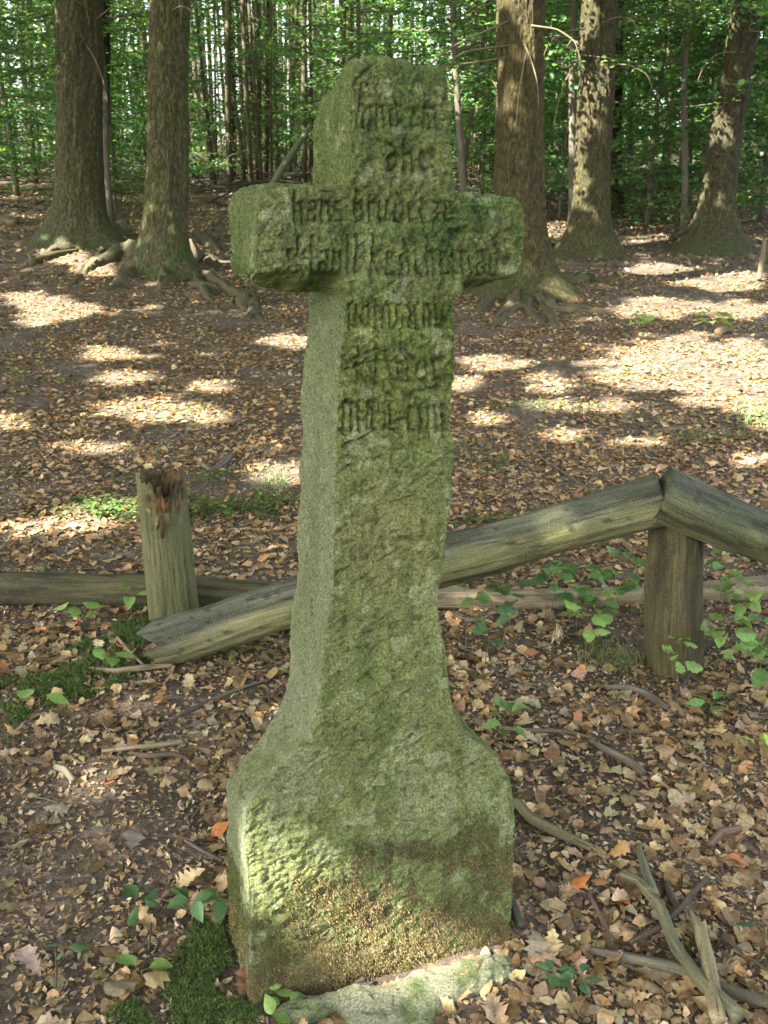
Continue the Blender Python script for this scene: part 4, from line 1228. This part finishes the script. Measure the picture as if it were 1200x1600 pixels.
def ground_cover():
    bl = [(250, 800, 120, 22, .3), (400, 800, 70, 22, .18), (100, 800, 90, 15, .1), (60, 590, 80, 9, .07), (300, 640, 90, 8, .05), (860, 645, 110, 10, .08), (760, 730, 60, 15, .04), (1130, 690, 90, 10, .04), (330, 745, 40, 12, .06), (760, 830, 70, 14, .08)]
    Ps = []
    for cx, cy, rx, ry, wgt in bl:
        for _ in range(int(2300 * wgt)):
            a = random.uniform(0, 6.28); q = math.sqrt(random.random())
            d = ray(cx + rx * q * math.cos(a), cy + ry * q * math.sin(a)); s = -CAM_H / d[2]
            Ps.append((d[0] * s, d[1] * s))
    P = np.array(Ps)
    nz = fbm(np.stack([P[:, 0] * 6, P[:, 1] * 6, 0 * P[:, 0]], 1), 3, 101)
    P = P[nz > -0.15]
    P = np.c_[P, terr(P[:, 0], P[:, 1]) + RNG.uniform(.012, .05, len(P))]
    P = P[~in_cross(P, .02)]
    n = len(P)
    W, F, lo = scatter(leaf_template('beech_low'), P, RNG.uniform(.014, .034, n), RNG.uniform(0, 6.28, n), np.abs(RNG.normal(0, .35, n)), curl=.2)
    V, FF = flat(W, F)
    c = np.array([(.075, .12, .035), (.10, .15, .04), (.055, .09, .03)])[RNG.integers(0, 3, n)] * RNG.uniform(.7, 1.3, (n, 1))
    o = mesh_np('ground_cover', V, [FF], M['seedling'], col=np.repeat(c, W.shape[1], axis=0))
    tag(o, 'small leaved green ground cover in patches behind the fence', 'ground cover', kind='stuff')
ground_cover()

# ------------------------------------------------------------------ big trunks
def big_tree(name, label, bpx, bpy_, tpx, w_top, w_base, seed, lobes, roots=(), branches=(), tint=(1, 1, 1), mossy=0.5, flare=0.42, fh=0.30):
    b = ground(bpx, bpy_)
    root = empty(name, b)
    tag(root, label, 'tree', 'tall spruce trees standing behind the cross')
    topP = at_y(tpx, 0, b[1])
    lean = (topP[0] - b[0]) / max(.1, topP[2] - b[2])
    r1 = w_top / 2 / FPX * b[1] * 1.0
    z = np.concatenate([np.linspace(-.25, .9, 70), np.linspace(.9, 5, 200)[1:], np.linspace(5, 15, 20)[1:]])
    ns = 150
    th = np.linspace(0, 2 * np.pi, ns, endpoint=False)
    Z, T = np.meshgrid(z, th, indexing='ij')
    rad = r1 * (1.06 - 0.03 * Z)
    zz = np.clip(Z, -.1, None)
    fl = flare * r1 * np.exp(-zz / fh)
    lob = sum(a * np.clip(np.cos(T - ph), 0, 1) ** pw for a, ph, pw in lobes)
    rad = rad + fl + lob * r1 * np.exp(-zz / (fh * .8))
    q = np.stack([np.cos(T).ravel() * 2.4 * (r1 / .25), np.sin(T).ravel() * 2.4 * (r1 / .25), Z.ravel() * 1.2], 1)
    qq = q * np.array([1, 1, 1.3])
    rad = rad + (fbm(q * 3, 4, seed) * .014 + fbm(q * .7, 2, seed + 2) * .035 - (.25 - np.minimum(np.abs(fbm(qq * 5, 3, seed + 3)), .25)) * .05 + fbm(qq * 14, 2, seed + 4) * .008).reshape(Z.shape)
    bend = 0.05 * np.sin(Z * 0.7 + seed)
    V = np.stack([rad * np.cos(T) + lean * Z + bend * r1, rad * np.sin(T), Z], -1).reshape(-1, 3)
    C = np.tile(np.array(tint, float), (len(V), 1))
    ms = sstep(.40, .0, V[:, 2] + .22 * fbm(V * 5, 3, seed + 5)) * mossy * sstep(-.25, .35, fbm(V * 7, 3, seed + 6))
    C = C * (1 - ms[:, None]) + np.array([.7, 1.35, .4]) * ms[:, None]
    mesh_np('trunk', V, [grid_faces(len(z), ns, True)], M['bark'], root, col=C)
    for i, (pts, ra, rb) in enumerate(roots):
        P = np.array([ground(x, y) for x, y in pts]) - b
        P[:, 2] += np.linspace(ra * .1, -rb * .75, len(P)) + RNG.uniform(-.03, .02, len(P))
        c = (.80, .73, .58) if i % 4 else (.72, .72, .5)
        P[1:-1, :2] += RNG.normal(0, .04, (len(P) - 2, 2))
        tube('root', P, np.linspace(ra * (1.9 if mossy > .7 else 1.45), rb * (1.6 if mossy > .7 else 1.1), len(P)), M['root'], root, ns=14, rough=.4, seed=seed + i, n=34, col=c)
    for i, (x, y, ang, L) in enumerate(branches):
        p = at_y(x, y, b[1] - r1 * 0.8) - b
        a = R(ang)
        dx = math.cos(a) * L; dz = math.sin(a) * L
        dy = -L * random.uniform(.2, .7)
        pts = np.array([p, p + np.array([dx * .5, dy * .5, dz * .5 + .10 * L]), p + np.array([dx * .85, dy * .9, dz * .8 - .02 * L]), p + np.array([dx, dy, dz - .34 * L])])
        br = tube('dead_branch', pts, [.010, .008, .006, .003], M['twig'], root, ns=6, rough=.2, n=14, col=(1.3, 1.2, .95), seed=i)
        for k in range(3):
            u = random.uniform(.4, 1)
            s0 = pts[1] + (pts[2] - pts[1]) * u
            tube('twig', [s0, s0 + np.array([random.uniform(-.2, .2), random.uniform(-.15, .1), random.uniform(-.3, .05)]) * L * .8], [.005, .002], M['twig'], br, ns=4, col=(1.5, 1.35, 1.1))
    return b, r1

TREES = []
TREES.append(big_tree('spruce_tree', 'thick leftmost spruce with dark trunk behind it and dead twigs high up', 122, 378, 128, 67, 120, 3,
    [(.9, 3.6, 3), (1.1, -0.35, 4), (.6, 5.0, 3), (.5, 1.5, 2)],
    roots=[([(150, 372), (185, 365), (215, 362)], .12, .04), ([(90, 376), (45, 380), (-10, 386)], .09, .04), ([(130, 385), (60, 400), (20, 425)], .05, .03), ([(100, 385), (70, 405), (45, 425)], .05, .02)],
    branches=[(128, 60, 200, .7), (130, 45, 170, .6), (135, 70, 300, .6), (150, 30, 20, .9), (120, 95, 240, .5), (165, 25, -20, .6), (150, 20, 160, .9), (140, 40, 90, .5)], tint=(1.25, 1.3, 1.05)))
TREES.append(big_tree('spruce_tree', 'mossy footed spruce standing on exposed roots left of the cross', 258, 418, 266, 55, 95, 17,
    [(1.0, 3.5, 3), (.9, -.5, 3), (.6, 4.7, 3)],
    roots=[([(225, 405), (190, 402), (150, 415), (118, 435)], .11, .03), ([(235, 412), (205, 418), (180, 440), (165, 452)], .08, .025), ([(215, 408), (170, 400), (130, 420), (112, 452)], .05, .02),
           ([(285, 405), (315, 405), (345, 420)], .10, .04), ([(280, 415), (310, 440), (330, 470)], .06, .02), ([(270, 418), (320, 430), (380, 465), (405, 492)], .05, .02), ([(380, 470), (400, 480), (415, 502)], .045, .02),
           ([(250, 420), (245, 435), (250, 450)], .07, .03), ([(300, 445), (340, 452), (372, 448)], .04, .02), ([(390, 462), (392, 480), (385, 498)], .035, .02), ([(320, 372), (335, 385), (350, 395)], .06, .03)],
    branches=[(262, 20, 10, .3)], tint=(1.4, 1.45, 1.1), mossy=.8))
TREES.append(big_tree('spruce_tree', 'spruce with reddish brown trunk right behind the cross arm', 812, 452, 818, 68, 130, 29,
    [(1.0, 3.3, 2), (1.2, -.3, 3), (.9, 4.9, 3)],
    roots=[([(838, 440), (880, 440), (930, 440), (975, 450)], .10, .03), ([(825, 452), (850, 470), (862, 495), (868, 515)], .075, .03), ([(835, 455), (880, 482), (930, 488), (968, 484)], .07, .045),
           ([(810, 455), (795, 478), (770, 498)], .07, .025), ([(815, 458), (822, 485), (845, 505)], .05, .03), ([(800, 450), (760, 470), (735, 500)], .05, .025), ([(830, 450), (870, 455), (910, 470)], .05, .02), ([(820, 470), (780, 505), (768, 512)], .04, .015)],
    branches=[(800, 70, 200, 1.0), (830, 40, -20, .5), (825, 70, 260, .6), (800, 30, 215, 1.6), (815, 60, 290, .5), (790, 90, 200, 1.3)], tint=(1.12, 1.0, .66)))
TREES.append(big_tree('spruce_tree', 'second spruce from the right edge with sunlit patch near its base', 922, 396, 938, 50, 100, 41,
    [(1.3, 3.4, 3), (1.1, -.5, 3), (.7, 4.6, 3)],
    roots=[([(945, 392), (965, 400), (985, 412)], .09, .04), ([(895, 388), (872, 386), (856, 392)], .09, .03)],
    branches=[(905, 90, 240, .7), (930, 40, 10, .5), (915, 45, 200, .6), (945, 100, -15, .6), (905, 60, 190, .8)], tint=(1.05, 1.0, .78)))
TREES.append(big_tree('spruce_tree', 'rightmost leaning spruce with broad root buttress', 1112, 384, 1168, 43, 115, 53,
    [(1.6, 3.5, 3), (1.4, -.4, 3), (.9, 4.8, 3), (.8, 4.0, 4)],
    roots=[([(1085, 378), (1060, 376), (1045, 382)], .1, .03), ([(1130, 382), (1160, 386), (1180, 394)], .1, .04)],
    branches=[(1150, 80, 200, .6), (1165, 50, -10, .6)], tint=(1.0, .97, .8)))
TREES.append(big_tree('spruce_tree', 'dark spruce half hidden directly behind the thick leftmost spruce', 152, 345, 158, 28, 60, 67, [(.7, -.4, 3)], tint=(.7, .65, .6)))
TREES.append(big_tree('spruce_tree', 'thin dark spruce behind the second spruce from the right edge', 958, 340, 966, 20, 40, 71, [(.5, -.4, 3)], tint=(.7, .65, .6)))

# ------------------------------------------------------------------ understorey trees
GREENS = np.array([(.08, .18, .055), (.11, .23, .065), (.05, .13, .05), (.15, .27, .07), (.065, .16, .075)])
def spray_leaves(origin, direction, length, n, size, droop):
    """flat fan of leaves along one branch"""
    d = np.array(direction); side = np.array([-d[1], d[0], 0.0]); side /= np.linalg.norm(side) + 1e-9
    u = RNG.uniform(.12, 1, n)
    w = RNG.normal(0, .22, n) * length * (0.35 + np.sin(u * 2.6))
    P = origin + d * (u * length)[:, None] + side * w[:, None]
    P[:, 2] += -droop * length * u ** 2 - .12 * np.abs(w) + RNG.normal(0, .035, n)
    return P
def tree_mesh_set(seed, h, rt, nb, zmin, blen, nleaf, lsize):
    st = random.getstate(); random.seed(seed)
    tr = Acc(); Ls = []
    s = np.linspace(0, 1, 14)
    wob = np.stack([fbm(np.stack([s * 2, 0 * s, 0 * s + k * 5], 1), 2, seed) for k in (0, 1)], 1) * .18 * h / 7
    ax = np.c_[wob - wob[0], s * h]
    V, F, lc = tube_arrays(ax, rt * (1 - .8 * s), 8, .12, seed); tr.add(V, F, (1, 1, 1), lc)
    for i in range(nb):
        z = zmin + (h * .97 - zmin) * (i + random.random()) / nb
        a = i * 2.4 + random.uniform(-.4, .4)
        L = blen * random.uniform(.6, 1.15) * (1 - .55 * z / h)
        k = np.array([np.interp(z, ax[:, 2], ax[:, 0]), np.interp(z, ax[:, 2], ax[:, 1]), z])
        d = np.array([math.cos(a), math.sin(a), random.uniform(.05, .4)])
        dr = random.uniform(.15, .5)
        u = np.linspace(0, 1, 5)[:, None]
        pts = k + d * L * u; pts[:, 2] -= dr * L * u[:, 0] ** 2
        V, F, lc = tube_arrays(pts, np.linspace(rt * .32, .003, 5), 5, cap=False); tr.add(V, F, (1, 1, 1), lc)
        for q in range(4):
            uu = random.uniform(.3, .9); b0 = k + d * L * uu; b0[2] -= dr * L * uu * uu
            aa = a + random.choice((-1, 1)) * random.uniform(.4, .9)
            e0 = b0 + np.array([math.cos(aa), math.sin(aa), -.1]) * L * .35
            V, F, lc = tube_arrays(np.array([b0, e0]), [.006, .002], 4, cap=False); tr.add(V, F, (1, 1, 1), lc)
        Ls.append(spray_leaves(k, d, L, int(nleaf * L / blen), lsize, dr))
    P = np.vstack(Ls); n = len(P)
    W, F, lo = scatter(leaf_template('beech_low'), P, lsize * RNG.uniform(.7, 1.3, n), RNG.uniform(0, 6.28, n), np.abs(RNG.normal(0, .45, n)), curl=.3)
    V, FF = flat(W, F)
    c = GREENS[RNG.integers(0, len(GREENS), n)] * RNG.uniform(.8, 1.5, (n, 1))
    random.setstate(st)
    return tr, V, FF, np.repeat(c, W.shape[1], axis=0)

def make_under(name, seed, cat, group, h, rt, nb, zmin, blen, nleaf, lsize):
    tr, V, FF, c = tree_mesh_set(seed, h, rt, nb, zmin, blen, nleaf, lsize)
    root = empty(name)
    tag(root, 'x', cat, group)
    tr.build('trunk', M['root'], root)
    mesh_np('crown', V, [FF], M['leaf'], root, col=c)
    return root
def copy_thing(o):
    c = o.copy(); SC.collection.objects.link(c)
    for ch in o.children:
        d = ch.copy(); SC.collection.objects.link(d); d.parent = c
    return c
gb = 'young beech trees at the edge of the wood'
protos = [make_under('young_beech', 100 + i, 'tree', gb, h, rt, nb, zm, bl, nl, ls) for i, (h, rt, nb, zm, bl, nl, ls) in enumerate(
    [(8.5, .05, 40, 2.1, 2.6, 260, .075), (7.0, .045, 44, .6, 2.3, 230, .09), (8.0, .06, 50, .9, 2.6, 230, .09), (5.0, .03, 38, .3, 1.8, 190, .085), (9.0, .07, 46, 1.5, 2.8, 240, .095)])]
spots = []
def spot(px, d): return (px - 600) / FPX * d * 1.02, d
for px, d, k in [(1235, 13.5, -1), (878, 15.5, -1), (1045, 17, -1), (722, 15.5, -1), (20, 16, -1), (196, 18, -1), (560, 18, -1), (20, 21, 0), (60, 25, 1), (205, 22, 2), (190, 27, 1), (395, 30, 3), (420, 31, 2), (-40, 19, 1), (90, 30, 3), (715, 22, 3), (745, 25, 0), (860, 20, 2), (870, 24, 1), (990, 19, 0), (1010, 23, 3),
                  (1050, 21, 2), (1090, 27, 1), (1160, 20, 0), (1215, 19, 3), (1190, 24, 2), (1240, 17, 1), (640, 28, 1), (560, 33, 0), (780, 30, 2), (900, 30, 3), (1030, 30, 0), (1130, 31, 3), (150, 33, 0), (245, 34, 1), (10, 33, 2),
                  (480, 36, 1), (700, 34, 0), (960, 27, 1), (1290, 26, 3), (-90, 26, 0), (-60, 31, 3), (830, 27, 1), (1075, 18, 2), (1340, 21, 1), (-130, 20, 3), (600, 24, 3), (275, 26, 2)]:
    spots.append((*spot(px, d), k + 1))
used = set()
for x, y, k in spots:
    o = protos[k] if k not in used else copy_thing(protos[k]); used.add(k)
    o.location = (x, y, tz(x, y) - .05)
    o.rotation_euler = (random.uniform(-.05, .05), random.uniform(-.05, .05), random.uniform(0, 6.28))
    s = random.uniform(.85, 1.2); o.scale = (s, s, s)
    o['label'] = 'slender young beech with layered green leaves at the edge of the wood'

def pole_mesh(seed):
    tr = Acc(); s = np.linspace(0, 1, 12); h = 12
    wob = np.stack([fbm(np.stack([s * 2, 0 * s, 0 * s + k * 5], 1), 2, seed) for k in (0, 1)], 1) * .2
    ax = np.c_[wob - wob[0], s * h]
    V, F, lc = tube_arrays(ax, .062 * (1.1 - .6 * s), 8, .08, seed); tr.add(V, F, (.75, .68, .56), lc)
    for i in range(60):
        z = random.uniform(.8, 9); a = random.uniform(0, 6.28); L = random.uniform(.3, 1.0)
        k = np.array([np.interp(z, ax[:, 2], ax[:, 0]), np.interp(z, ax[:, 2], ax[:, 1]), z])
        e = k + np.array([math.cos(a) * L, math.sin(a) * L, random.uniform(-.35, .2) * L])
        V, F, lc = tube_arrays(np.array([k, (k + e) / 2 + np.array([0, 0, .05]), e]), [.012, .007, .003], 4, cap=False); tr.add(V, F, (.7, .65, .55), lc)
    return tr
gp_ = 'slim conifer poles in the dense wood'
pp = []
for i in range(3):
    root = empty('pole_conifer'); tag(root, 'x', 'tree', gp_)
    pole_mesh(200 + i).build('trunk', M['root'], root); pp.append(root)
usedp = set()
for i in range(120):
    if i < 38: px, d = random.uniform(345, 495), random.uniform(25, 42)
    else: px, d = random.uniform(-60, 1260), random.uniform(24, 46)
    if 500 < px < 700 or 318 < px < 345: px += 210
    k = i % 3
    x, y = spot(px, d)
    o = pp[k] if k not in usedp else copy_thing(pp[k]); usedp.add(k)
    o.location = (x, y, tz(x, y) - .05); o.rotation_euler = (random.uniform(-.04, .04), random.uniform(-.05, .05), random.uniform(0, 6.28))
    s = random.uniform(.45, 1.05); o.scale = (s, s, random.uniform(.9, 1.1))
    o['label'] = 'slim bare conifer pole with dead side twigs in the dense wood'

def ordinal(k): return ['first', 'second', 'third', 'fourth', 'fifth', 'sixth', 'seventh', 'eighth', 'ninth', 'tenth', 'eleventh', 'twelfth', 'thirteenth', 'fourteenth', 'fifteenth', 'sixteenth'][k] if k < 16 else None
REG = [(-9999, 85, 'left of the thick leftmost spruce'), (85, 262, 'between the two left spruces'), (262, 425, 'between the mossy spruce and the leaning dead trunk'), (425, 485, 'between the leaning dead trunk and the cross head'), (485, 600, 'behind the left part of the cross head'),
       (600, 800, 'between the cross head and the reddish spruce'), (800, 930, 'between the reddish spruce and its right neighbour'), (930, 1130, 'between the two right spruces'), (1130, 9999, 'beyond the rightmost leaning spruce')]
def label_by_gap(objs, look):
    q = [(project(np.array([[o.location.x, o.location.y, 1.6]]))[0, 0], o) for o in objs]
    for a, b, words in REG:
        g = sorted([t for t in q if a <= t[0] < b], key=lambda t: t[0])
        for k, (_, o) in enumerate(g):
            left = k < len(g) / 2
            w = ordinal(k if left else len(g) - 1 - k) or 'next'
            o['label'] = '%s %s from the %s %s' % (w, look, 'left' if left else 'right', words)
label_by_gap([o for o in SC.objects if o.name.startswith('young_beech')], 'young leafy beech')
label_by_gap([o for o in SC.objects if o.name.startswith('pole_conifer')], 'slim conifer pole')

# far wood as one mass
def far_wood():
    n = 150000
    y = RNG.uniform(36, 66, n); x = RNG.uniform(-1, 1, n) * (y * .48 + 3)
    z = RNG.uniform(0, 1, n) ** 1.1 * 13
    cl = fbm(np.stack([x * .45, y * .45, z * .7], 1), 3, 301)
    P = np.stack([x, y, z + terr(x, y)], 1)
    pp_ = project(P)
    gap = np.hypot((pp_[:, 0] - 330) / 42, (pp_[:, 1] - 130) / 62) < 1 + .5 * fbm(P * .9, 2, 303)
    P = P[(cl > 0.02) & ~gap]; n = len(P)
    W, F, lo = scatter(leaf_template('beech_low'), P, RNG.uniform(.16, .32, n), RNG.uniform(0, 6.28, n), np.abs(RNG.normal(0, .6, n)), curl=.3)
    V, FF = flat(W, F)
    c = GREENS[RNG.integers(0, len(GREENS), n)] * RNG.uniform(.6, 1.2, (n, 1))
    o = mesh_np('wood_foliage', V, [FF], M['leaf'], col=np.repeat(c, W.shape[1], axis=0))
    tag(o, 'dense green foliage of the far wood behind all trunks', 'foliage', kind='stuff')
    a = Acc()
    for i in range(330):
        y = random.uniform(42, 64); x = random.uniform(-1, 1) * (y * .45 + 2); z = tz(x, y)
        q = project(np.array([[x, y, z + 3.5]]))[0]
        if abs(q[0] - 330) < 24 and i % 4: continue
        lx = random.uniform(-.5, .5)
        V, F, lc = tube_arrays(np.array([[x, y, z - .2], [x + lx * .4, y, z + 6], [x + lx, y, z + 14]]), [.11, .09, .05], 6, cap=False)
        a.add(V, F, np.array([1, 1, 1]) * random.uniform(.6, 1.3), lc)
    tag(a.build('wood_trunks', M['root']), 'far tree trunks standing close together deep in the wood', 'tree trunks', kind='stuff')
far_wood()

# leaning pale trunk, logs and brush on the wood floor
def far_log(label, a, b, r, tint=(1, 1, 1), za=0, zb=0, mat='root', cat='log', name='fallen_log'):
    A = ground(*a); B = ground(*b)
    if zb: B = at_y(b[0], b[1], A[1] + zb)
    o = tube(name, np.array([[0, 0, r * .6], (B - A) / 2 + np.array([0, 0, r * .7 + .02]), B - A + np.array([0, 0, 0 if zb else r * .5])]), [r, r * .9, r * .7], M[mat], None, ns=12, rough=.1, n=16, col=tint, seed=int(a[0]))
    o.location = tuple(A); tag(o, label, cat)
far_log('grey green dead trunk leaning at an angle left of the cross head', (402, 332), (486, 196), .075, (1.3, 1.7, 1.45), zb=.6)
far_log('pale fallen branch on the wood floor right of the second spruce', (296, 290), (365, 300), .07, (1.5, 1.6, 1.5))
far_log('dark fallen trunk lying at the wood edge left of the cross head', (365, 298), (490, 296), .14, (.6, .5, .45))
far_log('brown root like log on the wood floor behind the left cross arm', (318, 312), (372, 326), .07, (.9, .75, .65))
far_log('mossy log lying left of the exposed roots', (50, 415), (120, 396), .05, (.6, .62, .36))
far_log('low log on the floor at the far left edge', (-10, 348), (25, 352), .07, (1, .9, .8))
far_log('stick lying in the sun near the right edge', (1122, 524), (1142, 520), .04, (1.2, 1, .8))
far_log('thin sapling stem leaning at the right edge', (1186, 440), (1196, 372), .03, (1.3, 1.2, 1), zb=.2, cat='sapling', name='sapling_stem')
def brush():
    a = Acc()
    for i in range(500):
        px = random.uniform(330, 1200) if i % 4 else random.uniform(-20, 330)
        d = random.uniform(21, 33)
        x, y = spot(px, d); z = tz(x, y); L = random.uniform(.5, 2.0); an = random.uniform(0, 6.28)
        e = np.array([x + math.cos(an) * L, y + math.sin(an) * L, z + random.uniform(0, .5) * L])
        V, F, lc = tube_arrays(np.array([[x, y, z + random.uniform(0, .4)], e]), [.02, .006], 4, cap=False)
        a.add(V, F, np.array([1, .9, .8]) * random.uniform(.6, 1.5), lc)
    tag(a.build('brushwood', M['twig']), 'tangled dead brushwood on the floor at the wood edge', 'brushwood', kind='stuff')
brush()

# ------------------------------------------------------------------ unseen canopy overhead, added with gaps to shape the light
HOLES = [(1090, 572, 165, 34), (1180, 605, 60, 24), (1130, 440, 62, 13), (1020, 420, 40, 5), (1030, 482, 75, 13), (1160, 485, 50, 12), (235, 643, 82, 15), (90, 482, 60, 12), (40, 468, 30, 8), (190, 590, 40, 8), (770, 567, 55, 9),
         (855, 600, 35, 13), (860, 632, 45, 7), (950, 634, 50, 8), (1195, 640, 30, 35), (430, 742, 45, 20), (95, 822, 90, 17), (200, 800, 70, 10), (20, 662, 35, 11), (740, 960, 45, 14), (1110, 1240, 110, 40),
         (20, 850, 25, 10), (330, 602, 30, 6), (170, 552, 45, 7), (450, 535, 40, 6), (720, 600, 25, 8), (1120, 625, 60, 6), (880, 680, 40, 7), (330, 320, 60, 5), (200, 318, 40, 5), (870, 360, 22, 8), (1030, 372, 35, 5), (60, 500, 30, 8),
         (640, 640, 30, 10), (520, 640, 30, 8), (330, 650, 40, 8), (150, 700, 50, 7), (60, 330, 60, 6), (1000, 690, 40, 5), (100, 400, 30, 8), (150, 420, 30, 8), (760, 655, 30, 9), (960, 1290, 40, 12), (1180, 720, 40, 10)]  # leaf gaps placed so sun patches land at these spots
SPOTS = [  # (point, radius) lit spots above the ground
    (on_front(450, 1390), .055), (on_front(520, 1440), .045), (on_front(700, 1500, -.06), .05), (on_front(640, 1440), .03),
    (at_y(118, 60, 15.8), .38), (at_y(240, 385, 13.4), .2), (at_y(285, 380, 13.4), .12), (at_y(270, 150, 13.5), .15), (at_y(262, 90, 13.5), .12), (at_y(915, 320, 14.7), .22), (at_y(922, 270, 14.7), .14), (at_y(928, 60, 14.7), .25), (at_y(915, 210, 14.7), .15),
    (at_y(1085, 345, 15.3), .2), (at_y(1120, 340, 15.3), .14), (at_y(1150, 80, 15.3), .2), (at_y(1130, 235, 15.3), .18), (at_y(330, 395, 13.4), .15), (at_y(815, 30, 11.6), .3), (at_y(245, 240, 13.5), .1), (at_y(120, 230, 15.8), .12), (at_y(935, 330, 14.7), .12)]
def canopy():
    n = 230000
    h = RNG.uniform(6.5, 10.5, n)
    # cover the shadow region
    gy = np.where(RNG.uniform(0, 1, n) < .86, RNG.uniform(-1.0, 24, n), RNG.uniform(24, 42, n)); gx = RNG.uniform(-1, 1, n) * (6 + gy * .45) 
    gz = terr(gx, gy)
    t = (h - gz) / TO_SUN[2]
    P = np.stack([gx, gy, gz], 1) + TO_SUN * t[:, None]
    q = project(np.stack([gx, gy, gz], 1))
    wob = fbm(np.stack([q[:, 0] / 22, q[:, 1] / 9, 0 * gx], 1), 3, 401)
    m = np.zeros(n, bool); cl_keep = np.zeros(n, bool)
    for cx, cy, rx, ry in HOLES:
        if rx > 120: rx, ry = rx * 1.12, ry * 1.2
        m |= np.hypot((q[:, 0] - cx) / (rx * 1.0 + 7), (q[:, 1] - cy) / (ry + 5)) < 1.06 + .28 * wob
    m &= gy > 0.3
    for zc in np.linspace(.35, 1.5, 14):
        d = P - (CROSS_O + np.array([0, .05, zc])); s = d @ TO_SUN
        prot = np.linalg.norm(d - s[:, None] * TO_SUN, axis=1) < .26
        m &= ~prot; cl_keep |= prot
    for c, r in SPOTS:
        d = P - c; s = d @ TO_SUN
        dist = np.linalg.norm(d - s[:, None] * TO_SUN, axis=1)
        m |= dist < r + .05
    # loose clumps leave extra flecks of light
    cl = fbm(np.stack([gx * 1.6, gy * 1.6, h * .9], 1), 3, 405)
    P = P[~m & ((cl > -0.50) | cl_keep)]
    n = len(P)
    W, F, lo = scatter(leaf_template('beech_low'), P, RNG.uniform(.14, .26, n), RNG.uniform(0, 6.28, n), np.abs(RNG.normal(0, .4, n)), curl=.3)
    V, FF = flat(W, F)
    c = GREENS[RNG.integers(0, len(GREENS), n)]
    n2 = 60000  # second, higher leaf layer added to darken the far wood
    h2 = RNG.uniform(11, 15, n2); gy = RNG.uniform(22, 62, n2); gx = RNG.uniform(-1, 1, n2) * (8 + gy * .42)
    P2 = np.stack([gx, gy, terr(gx, gy)], 1) + TO_SUN * (h2 / TO_SUN[2])[:, None]
    P2 = P2[fbm(P2 * np.array([.55, .55, .3]), 3, 409) > .2]; n2 = len(P2)
    W2, F2, lo = scatter(leaf_template('beech_low'), P2, RNG.uniform(.3, .6, n2), RNG.uniform(0, 6.28, n2), np.abs(RNG.normal(0, .4, n2)), curl=.3)
    V2, FF2 = flat(W2, F2); FF = np.vstack([FF, FF2 + len(V)]); V = np.vstack([V, V2]); c = np.vstack([c, GREENS[RNG.integers(0, len(GREENS), n2)]])
    o = mesh_np('light_shaping_canopy', V, [FF], M['leaf'], col=np.repeat(c, W.shape[1], axis=0))
    tag(o, 'unseen leaf canopy added overhead to cast dappled light and darken the far wood', 'canopy', kind='stuff')
canopy()
